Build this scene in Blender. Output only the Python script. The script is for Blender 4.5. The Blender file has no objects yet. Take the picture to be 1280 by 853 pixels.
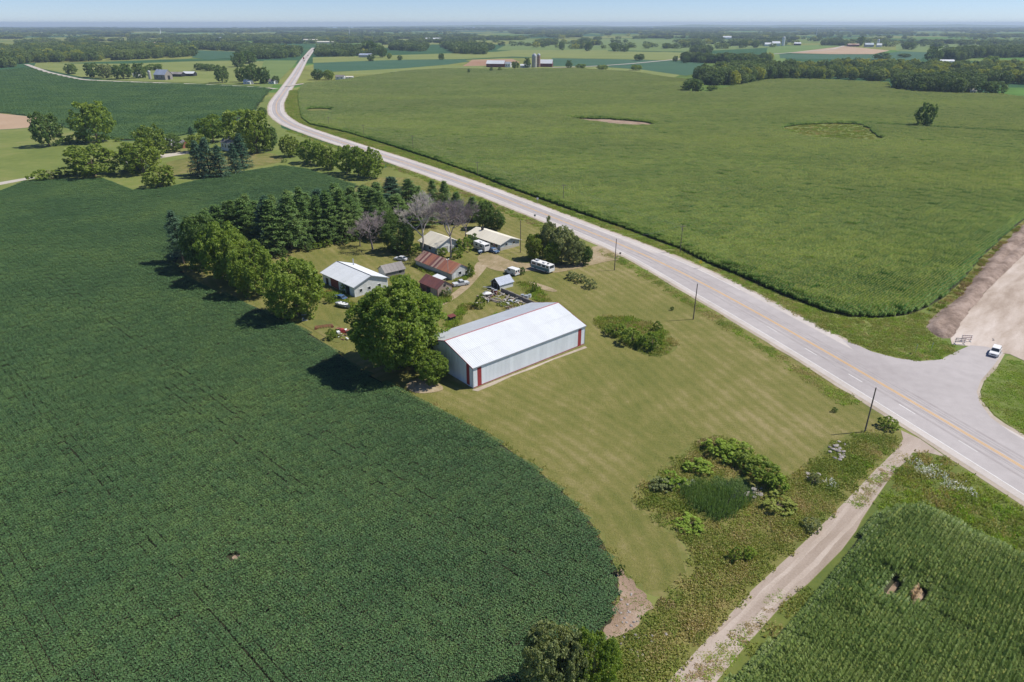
import bpy, bmesh, math, random
import numpy as np
from mathutils import Vector
rad = math.radians
SC = bpy.context.scene
COL = SC.collection

# ------------------------------------------------------------------ camera, sky, sun, exposure
CAM_H = 70.0
FPX = 1280 * 24 / 36.0
PITCH = math.atan((426.5 - 29.5) / FPX)
cam_d = bpy.data.cameras.new('camera'); cam_d.lens = 24; cam_d.sensor_width = 36
cam_d.clip_start = 1.0; cam_d.clip_end = 60000
cam = bpy.data.objects.new('camera', cam_d); COL.objects.link(cam)
cam.location = (0, 0, CAM_H); cam.rotation_euler = (math.pi / 2 - PITCH, 0, 0)
SC.camera = cam
SUN_EL, SUN_AZ = 54.0, 81.0            # elevation; azimuth clockwise from +Y (view direction)
world = bpy.data.worlds.new('World'); SC.world = world; world.use_nodes = True
wn = world.node_tree; wn.nodes.clear()
sky = wn.nodes.new('ShaderNodeTexSky'); sky.sky_type = 'NISHITA'; sky.sun_disc = False
sky.sun_elevation = rad(SUN_EL); sky.sun_rotation = rad(SUN_AZ)
sky.air_density = 0.7; sky.dust_density = 0.0; sky.ozone_density = 6.0
bg = wn.nodes.new('ShaderNodeBackground'); bg.inputs['Strength'].default_value = 0.1
wo = wn.nodes.new('ShaderNodeOutputWorld')
tint = wn.nodes.new('ShaderNodeMix'); tint.data_type = 'RGBA'; tint.blend_type = 'MULTIPLY'; tint.inputs[0].default_value = 1.0; tint.inputs[7].default_value = (.84, .86, 1.0, 1)
wn.links.new(sky.outputs[0], tint.inputs[6]); wn.links.new(tint.outputs[2], bg.inputs[0]); wn.links.new(bg.outputs[0], wo.inputs[0])
sun_d = bpy.data.lights.new('sun', 'SUN'); sun_d.energy = 4.5; sun_d.angle = rad(0.53); sun_d.color = (1.0, 0.95, 0.87)
sun = bpy.data.objects.new('sun', sun_d); COL.objects.link(sun)
sv = Vector((math.sin(rad(SUN_AZ)) * math.cos(rad(SUN_EL)), math.cos(rad(SUN_AZ)) * math.cos(rad(SUN_EL)), math.sin(rad(SUN_EL))))
sun.rotation_euler = sv.to_track_quat('Z', 'Y').to_euler(); sun.location = sv * 300
SC.view_settings.view_transform = 'Standard'; SC.view_settings.look = 'None'
SC.view_settings.exposure = 0.25; SC.view_settings.gamma = 1.0
SC.render.engine = 'CYCLES'
cy = SC.cycles
cy.max_bounces = 5; cy.diffuse_bounces = 2; cy.glossy_bounces = 2; cy.transmission_bounces = 4
cy.transparent_max_bounces = 6; cy.volume_bounces = 0
cy.use_denoising = True; cy.caustics_reflective = False; cy.caustics_refractive = False

# ------------------------------------------------------------------ small maths
CP, SP = math.cos(PITCH), math.sin(PITCH)
def at(u, v, z=0.0):
    """ground point seen at photo position (u, v) of the 1280x853 photograph"""
    x = (u - 640) / FPX; y = -(v - 426.5) / FPX
    dz = -SP + y * CP; t = (CAM_H - z) / -dz
    return (x * t, (CP + y * SP) * t)
def P2(pts): return np.array([at(*p) for p in pts])
def proj(x, y, z):
    dep = y * CP - (z - CAM_H) * SP; up = y * SP + (z - CAM_H) * CP
    return 640 + FPX * x / dep, 426.5 - FPX * up / dep
def height_at(x, y, vtop):
    lo, hi = 0.0, 80.0
    for _ in range(40):
        m = (lo + hi) / 2
        if proj(x, y, m)[1] > vtop: lo = m
        else: hi = m
    return lo
def inside(pts, poly):
    x, y = pts[:, 0], pts[:, 1]; r = np.zeros(len(pts), bool); n = len(poly); j = n - 1
    for i in range(n):
        xi, yi = poly[i]; xj, yj = poly[j]
        with np.errstate(divide='ignore', invalid='ignore'):
            c = ((yi > y) != (yj > y)) & (x < (xj - xi) * (y - yi) / (yj - yi) + xi)
        r ^= c; j = i
    return r
def poly_dist(pts, poly):
    d = np.full(len(pts), 1e9); n = len(poly)
    for i in range(n):
        a = poly[i]; b = poly[(i + 1) % n]; ab = b - a; L = ab @ ab + 1e-9
        t = np.clip(((pts - a) @ ab) / L, 0, 1)
        d = np.minimum(d, np.hypot(*(pts - a - t[:, None] * ab).T))
    return d
def wob(x, y, s, k=0):
    """smooth pseudo noise, about -1..1"""
    return (np.sin(x * s * 1.3 + y * s * .7 + k) + np.sin(-x * s * .6 + y * s * 1.7 + 2.1 * k + 1.7) + np.sin(x * s * 2.3 - y * s * 1.1 + .7 * k + 4) * .6
            + np.sin(x * s * 3.1 + y * s * 3.7 + 1.3 * k) * .4) / 3.0
def smooth_poly(pts, it=2):
    p = np.array(pts, float)
    for _ in range(it):
        q = np.roll(p, -1, 0); p = np.stack([.75 * p + .25 * q, .25 * p + .75 * q], 1).reshape(-1, 2)
    return p

# ------------------------------------------------------------------ materials
MATS = {}
def newmat(name):
    m = bpy.data.materials.new(name); m.use_nodes = True; nt = m.node_tree; nt.nodes.clear()
    out = nt.nodes.new('ShaderNodeOutputMaterial'); MATS[name] = m
    return m, nt, out
def N(nt, t, **kw):
    n = nt.nodes.new(t)
    for k, v in kw.items():
        if k in n.inputs: n.inputs[k].default_value = v
        else: setattr(n, k, v)
    return n
def L(nt, a, b): nt.links.new(a, b)
def wpos(nt, scale=(1, 1, 1), rotz=0):
    g = nt.nodes.new('ShaderNodeNewGeometry')
    mp = nt.nodes.new('ShaderNodeMapping'); mp.inputs['Scale'].default_value = scale; mp.inputs['Rotation'].default_value = (0, 0, rotz)
    if rotz:
        m0 = nt.nodes.new('ShaderNodeMapping'); m0.inputs['Rotation'].default_value = (0, 0, rotz); mp.inputs['Rotation'].default_value = (0, 0, 0)
        L(nt, g.outputs['Position'], m0.inputs['Vector']); L(nt, m0.outputs[0], mp.inputs['Vector'])
    else: L(nt, g.outputs['Position'], mp.inputs['Vector'])
    return mp.outputs[0]
def opos(nt, scale=(1, 1, 1)):
    g = nt.nodes.new('ShaderNodeTexCoord')
    mp = nt.nodes.new('ShaderNodeMapping'); mp.inputs['Scale'].default_value = scale
    L(nt, g.outputs['Object'], mp.inputs['Vector']); return mp.outputs[0]
def noise(nt, vec, scale, detail=4, rough=.55):
    n = N(nt, 'ShaderNodeTexNoise'); n.inputs['Scale'].default_value = scale; n.inputs['Detail'].default_value = detail; n.inputs['Roughness'].default_value = rough
    L(nt, vec, n.inputs['Vector']); return n.outputs['Fac']
def ramp(nt, fac, stops):
    r = nt.nodes.new('ShaderNodeValToRGB'); e = r.color_ramp.elements
    while len(e) < len(stops): e.new(0.5)
    for i, (p, c) in enumerate(stops):
        e[i].position = p; e[i].color = (*c, 1) if len(c) == 3 else c
    L(nt, fac, r.inputs[0]); return r.outputs[0]
def mth(nt, op, a, b=None):
    m = nt.nodes.new('ShaderNodeMath'); m.operation = op
    for i, v in enumerate((a, b)):
        if v is None: continue
        if isinstance(v, (int, float)): m.inputs[i].default_value = v
        else: L(nt, v, m.inputs[i])
    return m.outputs[0]
def mixc(nt, fac, a, b, mode='MIX'):
    m = nt.nodes.new('ShaderNodeMix'); m.data_type = 'RGBA'; m.blend_type = mode
    for i, v in ((0, fac), (6, a), (7, b)):
        if isinstance(v, (int, float)): m.inputs[i].default_value = v
        elif isinstance(v, tuple): m.inputs[i].default_value = (*v, 1)
        else: L(nt, v, m.inputs[i])
    return m.outputs[2]
def bump(nt, h, strength=.5, dist=.1):
    b = nt.nodes.new('ShaderNodeBump'); b.inputs['Strength'].default_value = strength; b.inputs['Distance'].default_value = dist
    L(nt, h, b.inputs['Height']); return b.outputs[0]
def ground_mat(name, stops, s1, s2, s3=2.5, mixw=(.5, .3, .2), bdist=.08, bstr=.6, rough=.9, rot=0, stretch=(1, 1, 1)):
    m, nt, out = newmat(name); v = wpos(nt, stretch, rot); v0 = wpos(nt)
    f = mth(nt, 'ADD', mth(nt, 'MULTIPLY', noise(nt, v, s1, 5), mixw[0]), mth(nt, 'MULTIPLY', noise(nt, v, s2, 4), mixw[1]))
    n3 = noise(nt, v0, s3, 4, .65)
    f = mth(nt, 'ADD', f, mth(nt, 'MULTIPLY', n3, mixw[2]))
    col = ramp(nt, f, stops)
    b = N(nt, 'ShaderNodeBsdfPrincipled', Roughness=rough); b.inputs['Specular IOR Level'].default_value = .15
    L(nt, col, b.inputs['Base Color']); L(nt, bump(nt, n3, bstr, bdist), b.inputs['Normal']); L(nt, b.outputs[0], out.inputs[0])
    return m
def leaf_mat(name, c1, c2, c3=None, big=.03, transl=.3, rough=.5, spec=.2, island=.5, wscale=None, sharp=.42):
    """foliage: colour drifts with place in the world, per plant and per leaf"""
    m, nt, out = newmat(name)
    oi = nt.nodes.new('ShaderNodeObjectInfo'); geo = nt.nodes.new('ShaderNodeNewGeometry')
    f = mth(nt, 'MULTIPLY', geo.outputs['Random Per Island'], island)
    f = mth(nt, 'ADD', f, mth(nt, 'MULTIPLY', oi.outputs['Random'], (1 - island) * .45))
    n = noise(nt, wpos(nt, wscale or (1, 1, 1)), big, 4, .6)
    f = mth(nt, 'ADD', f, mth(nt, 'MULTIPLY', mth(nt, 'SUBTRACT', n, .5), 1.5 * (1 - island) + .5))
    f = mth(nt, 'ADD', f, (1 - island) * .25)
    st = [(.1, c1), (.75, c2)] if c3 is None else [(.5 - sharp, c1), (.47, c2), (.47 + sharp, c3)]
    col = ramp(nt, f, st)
    b = N(nt, 'ShaderNodeBsdfPrincipled', Roughness=rough); b.inputs['Specular IOR Level'].default_value = spec
    t = nt.nodes.new('ShaderNodeBsdfTranslucent'); mx = nt.nodes.new('ShaderNodeMixShader'); mx.inputs[0].default_value = transl
    L(nt, col, b.inputs['Base Color']); L(nt, mixc(nt, 1.0, col, (1.25, 1.25, .6), 'MULTIPLY'), t.inputs['Color'])
    L(nt, b.outputs[0], mx.inputs[1]); L(nt, t.outputs[0], mx.inputs[2]); L(nt, mx.outputs[0], out.inputs[0])
    return m
def plain(name, c, rough=.6, metal=0, var=.12, scale=3.0, spec=.4, c2=None, stretch=(1, 1, 1), bstr=0.0):
    """surface with uneven tone in object space, plus a slight shift from piece to piece"""
    m, nt, out = newmat(name)
    n = noise(nt, opos(nt, stretch), scale, 5, .6)
    oi = nt.nodes.new('ShaderNodeObjectInfo')
    f = mth(nt, 'ADD', mth(nt, 'MULTIPLY', n, .75), mth(nt, 'MULTIPLY', oi.outputs['Random'], .25))
    lo = c2 if c2 else tuple(max(0, x * (1 - var)) for x in c); hi = c if c2 else tuple(min(1, x * (1 + var)) for x in c)
    col = ramp(nt, f, [(.3, lo), (.68, hi)])
    b = N(nt, 'ShaderNodeBsdfPrincipled', Roughness=rough, Metallic=metal); b.inputs['Specular IOR Level'].default_value = spec
    L(nt, col, b.inputs['Base Color'])
    if bstr: L(nt, bump(nt, n, bstr, .03), b.inputs['Normal'])
    L(nt, b.outputs[0], out.inputs[0]); return m

# ground colours
ground_mat('m_base', [(.36, (.085, .115, .035)), (.5, (.13, .15, .045)), (.62, (.2, .18, .075))], .02, .12, 1.5)
ground_mat('m_lush', [(.36, (.08, .115, .026)), (.5, (.125, .155, .034)), (.64, (.19, .185, .055))], .02, .15, 1.5)
ground_mat('m_meadow', [(.36, (.115, .155, .036)), (.5, (.165, .2, .05)), (.64, (.24, .23, .085))], .02, .15, 1.5)
ground_mat('m_yard', [(.36, (.1, .12, .035)), (.48, (.16, .165, .045)), (.6, (.24, .2, .085)), (.68, (.3, .24, .13))], .05, .2, 1.5)
ground_mat('m_verge', [(.36, (.1, .125, .03)), (.5, (.16, .165, .045)), (.64, (.24, .2, .075))], .05, .3, 1.5)
ground_mat('m_soil', [(.35, (.03, .035, .018)), (.6, (.055, .055, .03))], .1, .6, 3)
ground_mat('m_bare', [(.34, (.2, .14, .095)), (.5, (.32, .23, .165)), (.66, (.42, .33, .25))], .2, .9, 3, bdist=.2)
ground_mat('m_gravel', [(.36, (.3, .235, .18)), (.46, (.42, .345, .28)), (.54, (.5, .425, .36)), (.64, (.6, .53, .47))], .05, .4, 2.2, rot=rad(-45), stretch=(.25, 1, 1))
ground_mat('m_track', [(.34, (.27, .215, .165)), (.5, (.38, .31, .255)), (.66, (.48, .41, .35))], .15, .7, 3, rot=rad(-43), stretch=(.2, 1, 1))
ground_mat('m_rut', [(.34, (.29, .235, .185)), (.5, (.41, .34, .28)), (.66, (.52, .45, .385))], .25, .9, 3, rot=rad(-43), stretch=(.15, 1, 1))
ground_mat('m_drive', [(.36, (.2, .17, .075)), (.5, (.32, .25, .15)), (.64, (.43, .36, .26))], .08, .5, 2)
ground_mat('m_shoulder', [(.34, (.42, .375, .335)), (.5, (.5, .455, .415)), (.66, (.58, .53, .49))], .05, .5, 4, bdist=.02)
ground_mat('m_gravel_edge', [(.34, (.3, .25, .18)), (.5, (.4, .34, .27)), (.66, (.49, .43, .36))], .1, .9, 4, bdist=.04)
ground_mat('m_asphalt', [(.34, (.33, .3, .29)), (.5, (.4, .368, .355)), (.66, (.47, .435, .42))], .04, .35, 5, bdist=.015)
ground_mat('m_worn', [(.34, (.29, .262, .252)), (.5, (.36, .328, .315)), (.66, (.44, .405, .39))], .06, .5, 5, bdist=.015)
ground_mat('m_dug', [(.32, (.09, .065, .05)), (.45, (.21, .155, .12)), (.58, (.35, .27, .22)), (.68, (.42, .34, .29))], .12, .5, 2, bdist=.3)
ground_mat('m_far_hay', [(.35, (.15, .19, .045)), (.65, (.235, .255, .08))], .006, .03, .3, stretch=(1, 3, 1))
ground_mat('m_far_corn', [(.35, (.115, .17, .045)), (.65, (.17, .225, .065))], .006, .03, .3, stretch=(1, 3, 1))
ground_mat('m_far_soy', [(.35, (.042, .1, .052)), (.65, (.062, .13, .066))], .006, .03, .3, stretch=(1, 3, 1))
ground_mat('m_far_grass', [(.35, (.1, .17, .038)), (.65, (.16, .23, .055))], .006, .03, .3)
ground_mat('m_far_tan', [(.35, (.36, .245, .15)), (.65, (.46, .34, .23))], .006, .03, .3)
ground_mat('m_far_rust', [(.35, (.3, .17, .1)), (.65, (.38, .25, .16))], .006, .03, .3)
ground_mat('m_far_road', [(.35, (.42, .38, .32)), (.65, (.5, .46, .4))], .02, .1, .5)
def far_land():
    m, nt, out = newmat('m_far_land')
    v = N(nt, 'ShaderNodeTexVoronoi', Scale=.0022, distance='CHEBYCHEV'); v.inputs['Randomness'].default_value = .75
    L(nt, wpos(nt, (1, .8, 1), rad(3)), v.inputs['Vector'])
    sep = nt.nodes.new('ShaderNodeSeparateColor'); L(nt, v.outputs['Color'], sep.inputs[0])
    col = ramp(nt, sep.outputs[0], [(0, (.05, .11, .055)), (.28, (.11, .165, .045)), (.5, (.15, .2, .06)), (.7, (.2, .22, .07)), (.88, (.1, .19, .05)), (1, (.3, .23, .13))])
    col.node.color_ramp.interpolation = 'CONSTANT'
    n = noise(nt, wpos(nt), .02, 4)
    col = mixc(nt, .6, col, ramp(nt, n, [(.3, (.6, .6, .6)), (.7, (1.3, 1.3, 1.2))]), 'MULTIPLY')
    b = N(nt, 'ShaderNodeBsdfDiffuse'); L(nt, col, b.inputs[0]); L(nt, b.outputs[0], out.inputs[0])
far_land()
def lawn_mat():
    m, nt, out = newmat('m_lawn'); v = wpos(nt)
    n1 = noise(nt, v, .028, 5); n2 = noise(nt, v, .22, 6, .7); n3 = noise(nt, v, 1.6, 6, .8)
    f = mth(nt, 'ADD', mth(nt, 'MULTIPLY', n1, .42), mth(nt, 'ADD', mth(nt, 'MULTIPLY', n2, .38), mth(nt, 'MULTIPLY', n3, .25)))
    a = N(nt, 'ShaderNodeAttribute', attribute_name='mow')
    wv = mth(nt, 'SINE', mth(nt, 'MULTIPLY', mth(nt, 'ADD', a.outputs['Fac'], mth(nt, 'MULTIPLY', n2, .7)), 2 * math.pi / 2.6))
    wv2 = mth(nt, 'SINE', mth(nt, 'MULTIPLY', a.outputs['Fac'], 2 * math.pi / 9.3))
    f = mth(nt, 'ADD', f, mth(nt, 'ADD', mth(nt, 'MULTIPLY', mth(nt, 'MULTIPLY', wv, n1), .058), mth(nt, 'MULTIPLY', wv2, .01)))
    col = ramp(nt, f, [(.34, (.1, .12, .03)), (.46, (.155, .162, .042)), (.55, (.2, .188, .058)), (.67, (.29, .245, .11))])
    b = N(nt, 'ShaderNodeBsdfPrincipled', Roughness=.9); b.inputs['Specular IOR Level'].default_value = .1
    L(nt, col, b.inputs['Base Color']); L(nt, bump(nt, n3, 1.0, .25), b.inputs['Normal']); L(nt, b.outputs[0], out.inputs[0])
lawn_mat()
# plants
leaf_mat('l_soy', (.066, .138, .056), (.098, .185, .068), (.15, .24, .075), big=.03, transl=.24, rough=.55, spec=.2, island=.35)
leaf_mat('l_corn', (.1, .235, .036), (.195, .34, .06), (.34, .455, .095), big=.0075, transl=.36, rough=.5, spec=.2, island=.16, wscale=(.6, 1.7, 1), sharp=.22)  # broad light and dark bands in the colour imitate shading of field swells
leaf_mat('l_corn_dark', (.14, .225, .052), (.215, .3, .075), (.35, .42, .14), big=.05, transl=.32, rough=.4, spec=.4, island=.5)
leaf_mat('l_tassel', (.34, .38, .15), (.46, .47, .22), big=.03, transl=.35)
leaf_mat('l_green', (.115, .195, .03), (.22, .31, .05), (.33, .4, .08), big=.04, transl=.45)
leaf_mat('l_yellow', (.135, .205, .03), (.21, .285, .046), (.3, .355, .065), big=.04, transl=.36)
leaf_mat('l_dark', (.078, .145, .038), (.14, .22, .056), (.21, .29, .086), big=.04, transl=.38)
leaf_mat('l_grey', (.185, .23, .09), (.28, .32, .135), (.37, .395, .19), big=.04, transl=.38)
leaf_mat('l_pine', (.078, .155, .04), (.14, .235, .06), (.22, .3, .09), big=.05, transl=.24)
leaf_mat('l_spruce', (.045, .105, .055), (.075, .15, .08), (.115, .19, .105), big=.05, transl=.16)
leaf_mat('l_wood', (.11, .185, .06), (.2, .275, .085), (.31, .37, .12), big=.008, transl=.34, island=.3)
leaf_mat('l_fardark', (.08, .14, .05), (.145, .21, .068), (.22, .285, .095), big=.01, transl=.3, island=.3)
leaf_mat('l_fargold', (.24, .3, .045), (.36, .4, .07), (.48, .47, .09), big=.02, transl=.36, island=.3)
leaf_mat('l_withered', (.4, .27, .14), (.52, .36, .2), (.6, .45, .27), big=.1, transl=.2)
leaf_mat('l_weed', (.18, .25, .045), (.32, .33, .085), (.46, .37, .17), big=.055, transl=.32, island=.22, sharp=.24)
leaf_mat('l_verge', (.17, .25, .04), (.26, .32, .06), (.36, .34, .09), big=.06, transl=.3, island=.4)
leaf_mat('l_bright', (.19, .31, .035), (.28, .4, .055), (.38, .44, .08), big=.06, transl=.35, island=.4)
leaf_mat('l_brown', (.27, .2, .1), (.37, .28, .14), (.45, .36, .19), big=.1, transl=.25, island=.5)
leaf_mat('l_reed', (.09, .17, .048), (.15, .24, .07), (.22, .3, .1), big=.1, transl=.34, island=.5)
leaf_mat('l_flower', (.55, .56, .48), (.75, .76, .68), big=.1, transl=.2)
plain('m_bark', (.16, .12, .085), .9, scale=6, var=.35)
plain('m_deadbark', (.4, .36, .32), .9, scale=5, var=.3)
plain('m_deadtwig', (.3, .25, .24), .9, scale=5, var=.25)
# paint, metal, wood
plain('m_white_steel', (.63, .655, .665), .5, scale=.6, var=.05, spec=.5, stretch=(1, 1, .25))
plain('m_wall_steel', (.78, .82, .85), .45, scale=.8, var=.06, spec=.5, stretch=(1, 1, .2))
plain('m_red_paint', (.36, .05, .055), .5, var=.12)
plain('m_trim_grey', (.3, .33, .36), .5)
plain('m_barn_white', (.66, .68, .68), .55, scale=1.5, c2=(.5, .5, .47))
plain('m_red_door', (.2, .055, .045), .7, var=.25)
plain('m_grey_shingle', (.29, .27, .25), .85, scale=4, c2=(.19, .175, .165))
plain('m_grey_wood', (.33, .3, .27), .85, scale=5, c2=(.2, .18, .16), stretch=(6, 6, .6))
plain('m_cream_roof', (.7, .66, .54), .6, scale=.8, c2=(.6, .56, .46), stretch=(3, .4, 1))
plain('m_rust', (.4, .165, .09), .8, scale=1.4, c2=(.24, .1, .075), stretch=(2.5, .5, .5))
plain('m_rust_pale', (.42, .32, .26), .75, scale=1.2, c2=(.29, .13, .08), stretch=(2.5, .5, .5))
plain('m_rust_dark', (.2, .075, .065), .8, scale=1.2, c2=(.13, .055, .055), stretch=(2.5, .5, .5))
plain('m_pale_boards', (.47, .38, .31), .85, scale=4, c2=(.3, .23, .19), stretch=(5, 5, .6))
plain('m_blue_roof', (.36, .41, .5), .5, scale=1.5, c2=(.28, .32, .4))
plain('m_siding_blue', (.42, .48, .52), .7, scale=2)
plain('m_siding_grey', (.42, .43, .42), .7, scale=2)
plain('m_siding_white', (.72, .73, .71), .6, scale=2)
plain('m_stone_base', (.5, .47, .4), .9, scale=6, c2=(.36, .34, .3))
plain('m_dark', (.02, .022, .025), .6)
plain('m_glass', (.03, .04, .05), .12, spec=.6)
plain('m_concrete', (.5, .47, .42), .9, scale=2, c2=(.38, .36, .32))
plain('m_tyre', (.025, .025, .026), .85)
plain('m_chrome', (.55, .56, .58), .3, metal=.8)
plain('m_white_paint', (.78, .78, .76), .35, var=.04)
plain('m_silver_paint', (.55, .57, .58), .3, var=.04)
plain('m_blue_paint', (.06, .12, .22), .35)
plain('m_red_car', (.3, .03, .03), .35)
plain('m_teal', (.12, .24, .26), .5)
plain('m_orange', (.65, .2, .04), .6)
plain('m_pole', (.21, .165, .13), .9, scale=3, c2=(.14, .11, .09), stretch=(4, 4, .5))
plain('m_galv', (.45, .47, .48), .5, metal=.4)
plain('m_yellow_sign', (.75, .62, .03), .5)
plain('m_red_sign', (.55, .03, .03), .5)
plain('m_line_white', (.72, .71, .68), .7, scale=1.2, c2=(.55, .53, .5))
plain('m_line_yellow', (.68, .38, .08), .7, scale=1.2, c2=(.58, .35, .12))
plain('m_stone', (.4, .36, .325), .9, scale=3, c2=(.22, .2, .185))
plain('m_lamp', (.8, .8, .78), .3)
plain('m_crack', (.16, .15, .15), .9)
def water_mat(name, c, rough):
    m, nt, out = newmat(name); b = N(nt, 'ShaderNodeBsdfPrincipled', Roughness=rough); b.inputs['Base Color'].default_value = (*c, 1)
    b.inputs['IOR'].default_value = 1.33
    L(nt, bump(nt, noise(nt, wpos(nt), .4, 3), .1, .05), b.inputs['Normal']); L(nt, b.outputs[0], out.inputs[0])
water_mat('m_lake', (.35, .42, .48), .35); water_mat('m_pond', (.02, .025, .02), .08)

# ------------------------------------------------------------------ objects
def tag(o, label=None, cat=None, group=None, kind=None):
    if label: o['label'] = label
    if cat: o['category'] = cat
    if group: o['group'] = group
    if kind: o['kind'] = kind
    return o
def link(name, me, mat=None, parent=None):
    if mat and not me.materials: me.materials.append(MATS[mat])
    o = bpy.data.objects.new(name, me); COL.objects.link(o)
    if parent: o.parent = parent
    return o
def empty(name, loc=(0, 0, 0), rz=0, **kw):
    o = bpy.data.objects.new(name, None); COL.objects.link(o); o.location = loc; o.rotation_euler = (0, 0, rz); o.empty_display_size = .5
    return tag(o, **kw)
def quad_mesh(name, V, F=None):
    """V (n,4,3): n separate quads; or V (m,3) with F (k,4)"""
    V = np.asarray(V, np.float32)
    if F is None: F = np.arange(V.shape[0] * 4).reshape(-1, 4); V = V.reshape(-1, 3)
    F = np.asarray(F, np.int32); me = bpy.data.meshes.new(name)
    me.vertices.add(len(V)); me.vertices.foreach_set('co', V.ravel())
    me.loops.add(F.size); me.loops.foreach_set('vertex_index', F.ravel())
    me.polygons.add(len(F)); me.polygons.foreach_set('loop_start', np.arange(0, F.size, 4, dtype=np.int32))
    me.update(calc_edges=True); return me
class MB:
    def __init__(s): s.v = []; s.f = []
    def add(s, v, f):
        n = len(s.v); s.v += [tuple(map(float, p)) for p in v]; s.f += [tuple(i + n for i in q) for q in f]; return s
    def box(s, x0, y0, z0, x1, y1, z1):
        return s.add([(x0, y0, z0), (x1, y0, z0), (x1, y1, z0), (x0, y1, z0), (x0, y0, z1), (x1, y0, z1), (x1, y1, z1), (x0, y1, z1)],
                     [(0, 3, 2, 1), (4, 5, 6, 7), (0, 1, 5, 4), (1, 2, 6, 5), (2, 3, 7, 6), (3, 0, 4, 7)])
    def bar(s, a, b, w, h=None):
        """square bar from a to b"""
        a, b = Vector(a), Vector(b); d = (b - a).normalized(); h = h or w
        u = d.cross(Vector((0, 0, 1)));  u = u.normalized() if u.length > 1e-3 else Vector((1, 0, 0)); t = u.cross(d)
        c = [(-1, -1), (1, -1), (1, 1), (-1, 1)]
        return s.add([a + u * i * w / 2 + t * j * h / 2 for i, j in c] + [b + u * i * w / 2 + t * j * h / 2 for i, j in c],
                     [(0, 1, 2, 3), (7, 6, 5, 4), (0, 4, 5, 1), (1, 5, 6, 2), (2, 6, 7, 3), (3, 7, 4, 0)])
    def tube(s, pts, rs, n=7, cap=True):
        rings = []; pts = [Vector(p) for p in pts]
        for i, p in enumerate(pts):
            d = (pts[min(i + 1, len(pts) - 1)] - pts[max(i - 1, 0)]).normalized()
            u = d.cross(Vector((0, 1, .01))); u = u.normalized() if u.length > 1e-3 else Vector((1, 0, 0)); t = d.cross(u)
            rings.append([p + (u * math.cos(2 * math.pi * k / n) + t * math.sin(2 * math.pi * k / n)) * rs[i] for k in range(n)])
        f = [(i * n + k, i * n + (k + 1) % n, (i + 1) * n + (k + 1) % n, (i + 1) * n + k) for i in range(len(pts) - 1) for k in range(n)]
        if cap: f += [tuple(range(n))[::-1], tuple((len(pts) - 1) * n + k for k in range(n))]
        return s.add([p for r in rings for p in r], f)
    def prism(s, prof, y0, y1, ins=None):
        """side outline (x,z) pushed from y0 to y1; ins = inset of every point at both sides"""
        n = len(prof); ins = ins or [0] * n
        v = [(x, y0 + i, z) for (x, z), i in zip(prof, ins)] + [(x, y1 - i, z) for (x, z), i in zip(prof, ins)]
        return s.add(v, [tuple(range(n)), tuple(range(2 * n - 1, n - 1, -1))] + [(k, n + k, n + (k + 1) % n, (k + 1) % n) for k in range(n)])
    def mesh(s, name, smooth=False):
        me = bpy.data.meshes.new(name); me.from_pydata(s.v, [], s.f); me.validate()
        bm = bmesh.new(); bm.from_mesh(me); bmesh.ops.recalc_face_normals(bm, faces=bm.faces); bm.to_mesh(me); bm.free()
        if smooth: me.polygons.foreach_set('use_smooth', [True] * len(me.polygons))
        return me
    def build(s, name, mat, parent=None, smooth=False): return link(name, s.mesh(name, smooth), mat, parent)
def sheet_mesh(name, poly, z):
    bm = bmesh.new(); vs = [bm.verts.new((p[0], p[1], z)) for p in poly]; f = bm.faces.new(vs)
    if f.calc_area() and f.normal.z < 0: f.normal_flip()
    bm.normal_update()
    if f.normal.z < 0: f.normal_flip()
    bmesh.ops.triangulate(bm, faces=bm.faces); me = bpy.data.meshes.new(name); bm.to_mesh(me); bm.free(); return me
def sheet(name, label, poly, z, mat, cat=None, kind='structure'):
    return tag(link(name, sheet_mesh(name, poly, z), mat), label, cat or name.replace('_', ' '), None, kind)
def relief(name, label, poly, z, mat, cell, fn, cat=None):
    """ground sheet with relief: grid cells inside poly, heights from fn(x, y, edge distance)"""
    x0, y0 = poly.min(0); x1, y1 = poly.max(0); nx, ny = int((x1 - x0) / cell) + 2, int((y1 - y0) / cell) + 2
    X, Y = np.meshgrid(x0 + np.arange(nx) * cell, y0 + np.arange(ny) * cell); pts = np.stack([X.ravel(), Y.ravel()], 1)
    ins = inside(pts, poly); d = np.where(ins, poly_dist(pts, poly), 0)
    Z = z + fn(pts[:, 0], pts[:, 1], d) * np.clip(d / (2 * cell), 0, 1) - np.where(ins, 0, .15)
    I = np.arange(nx * ny).reshape(ny, nx); F = np.stack([I[:-1, :-1], I[:-1, 1:], I[1:, 1:], I[1:, :-1]], -1).reshape(-1, 4)
    F = F[ins[F].sum(1) >= 2]; me = quad_mesh(name, np.column_stack([pts, Z]), F); me.polygons.foreach_set('use_smooth', [True] * len(me.polygons))
    return tag(link(name, me, mat), label, cat or name.replace('_', ' '), None, 'structure')
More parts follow.
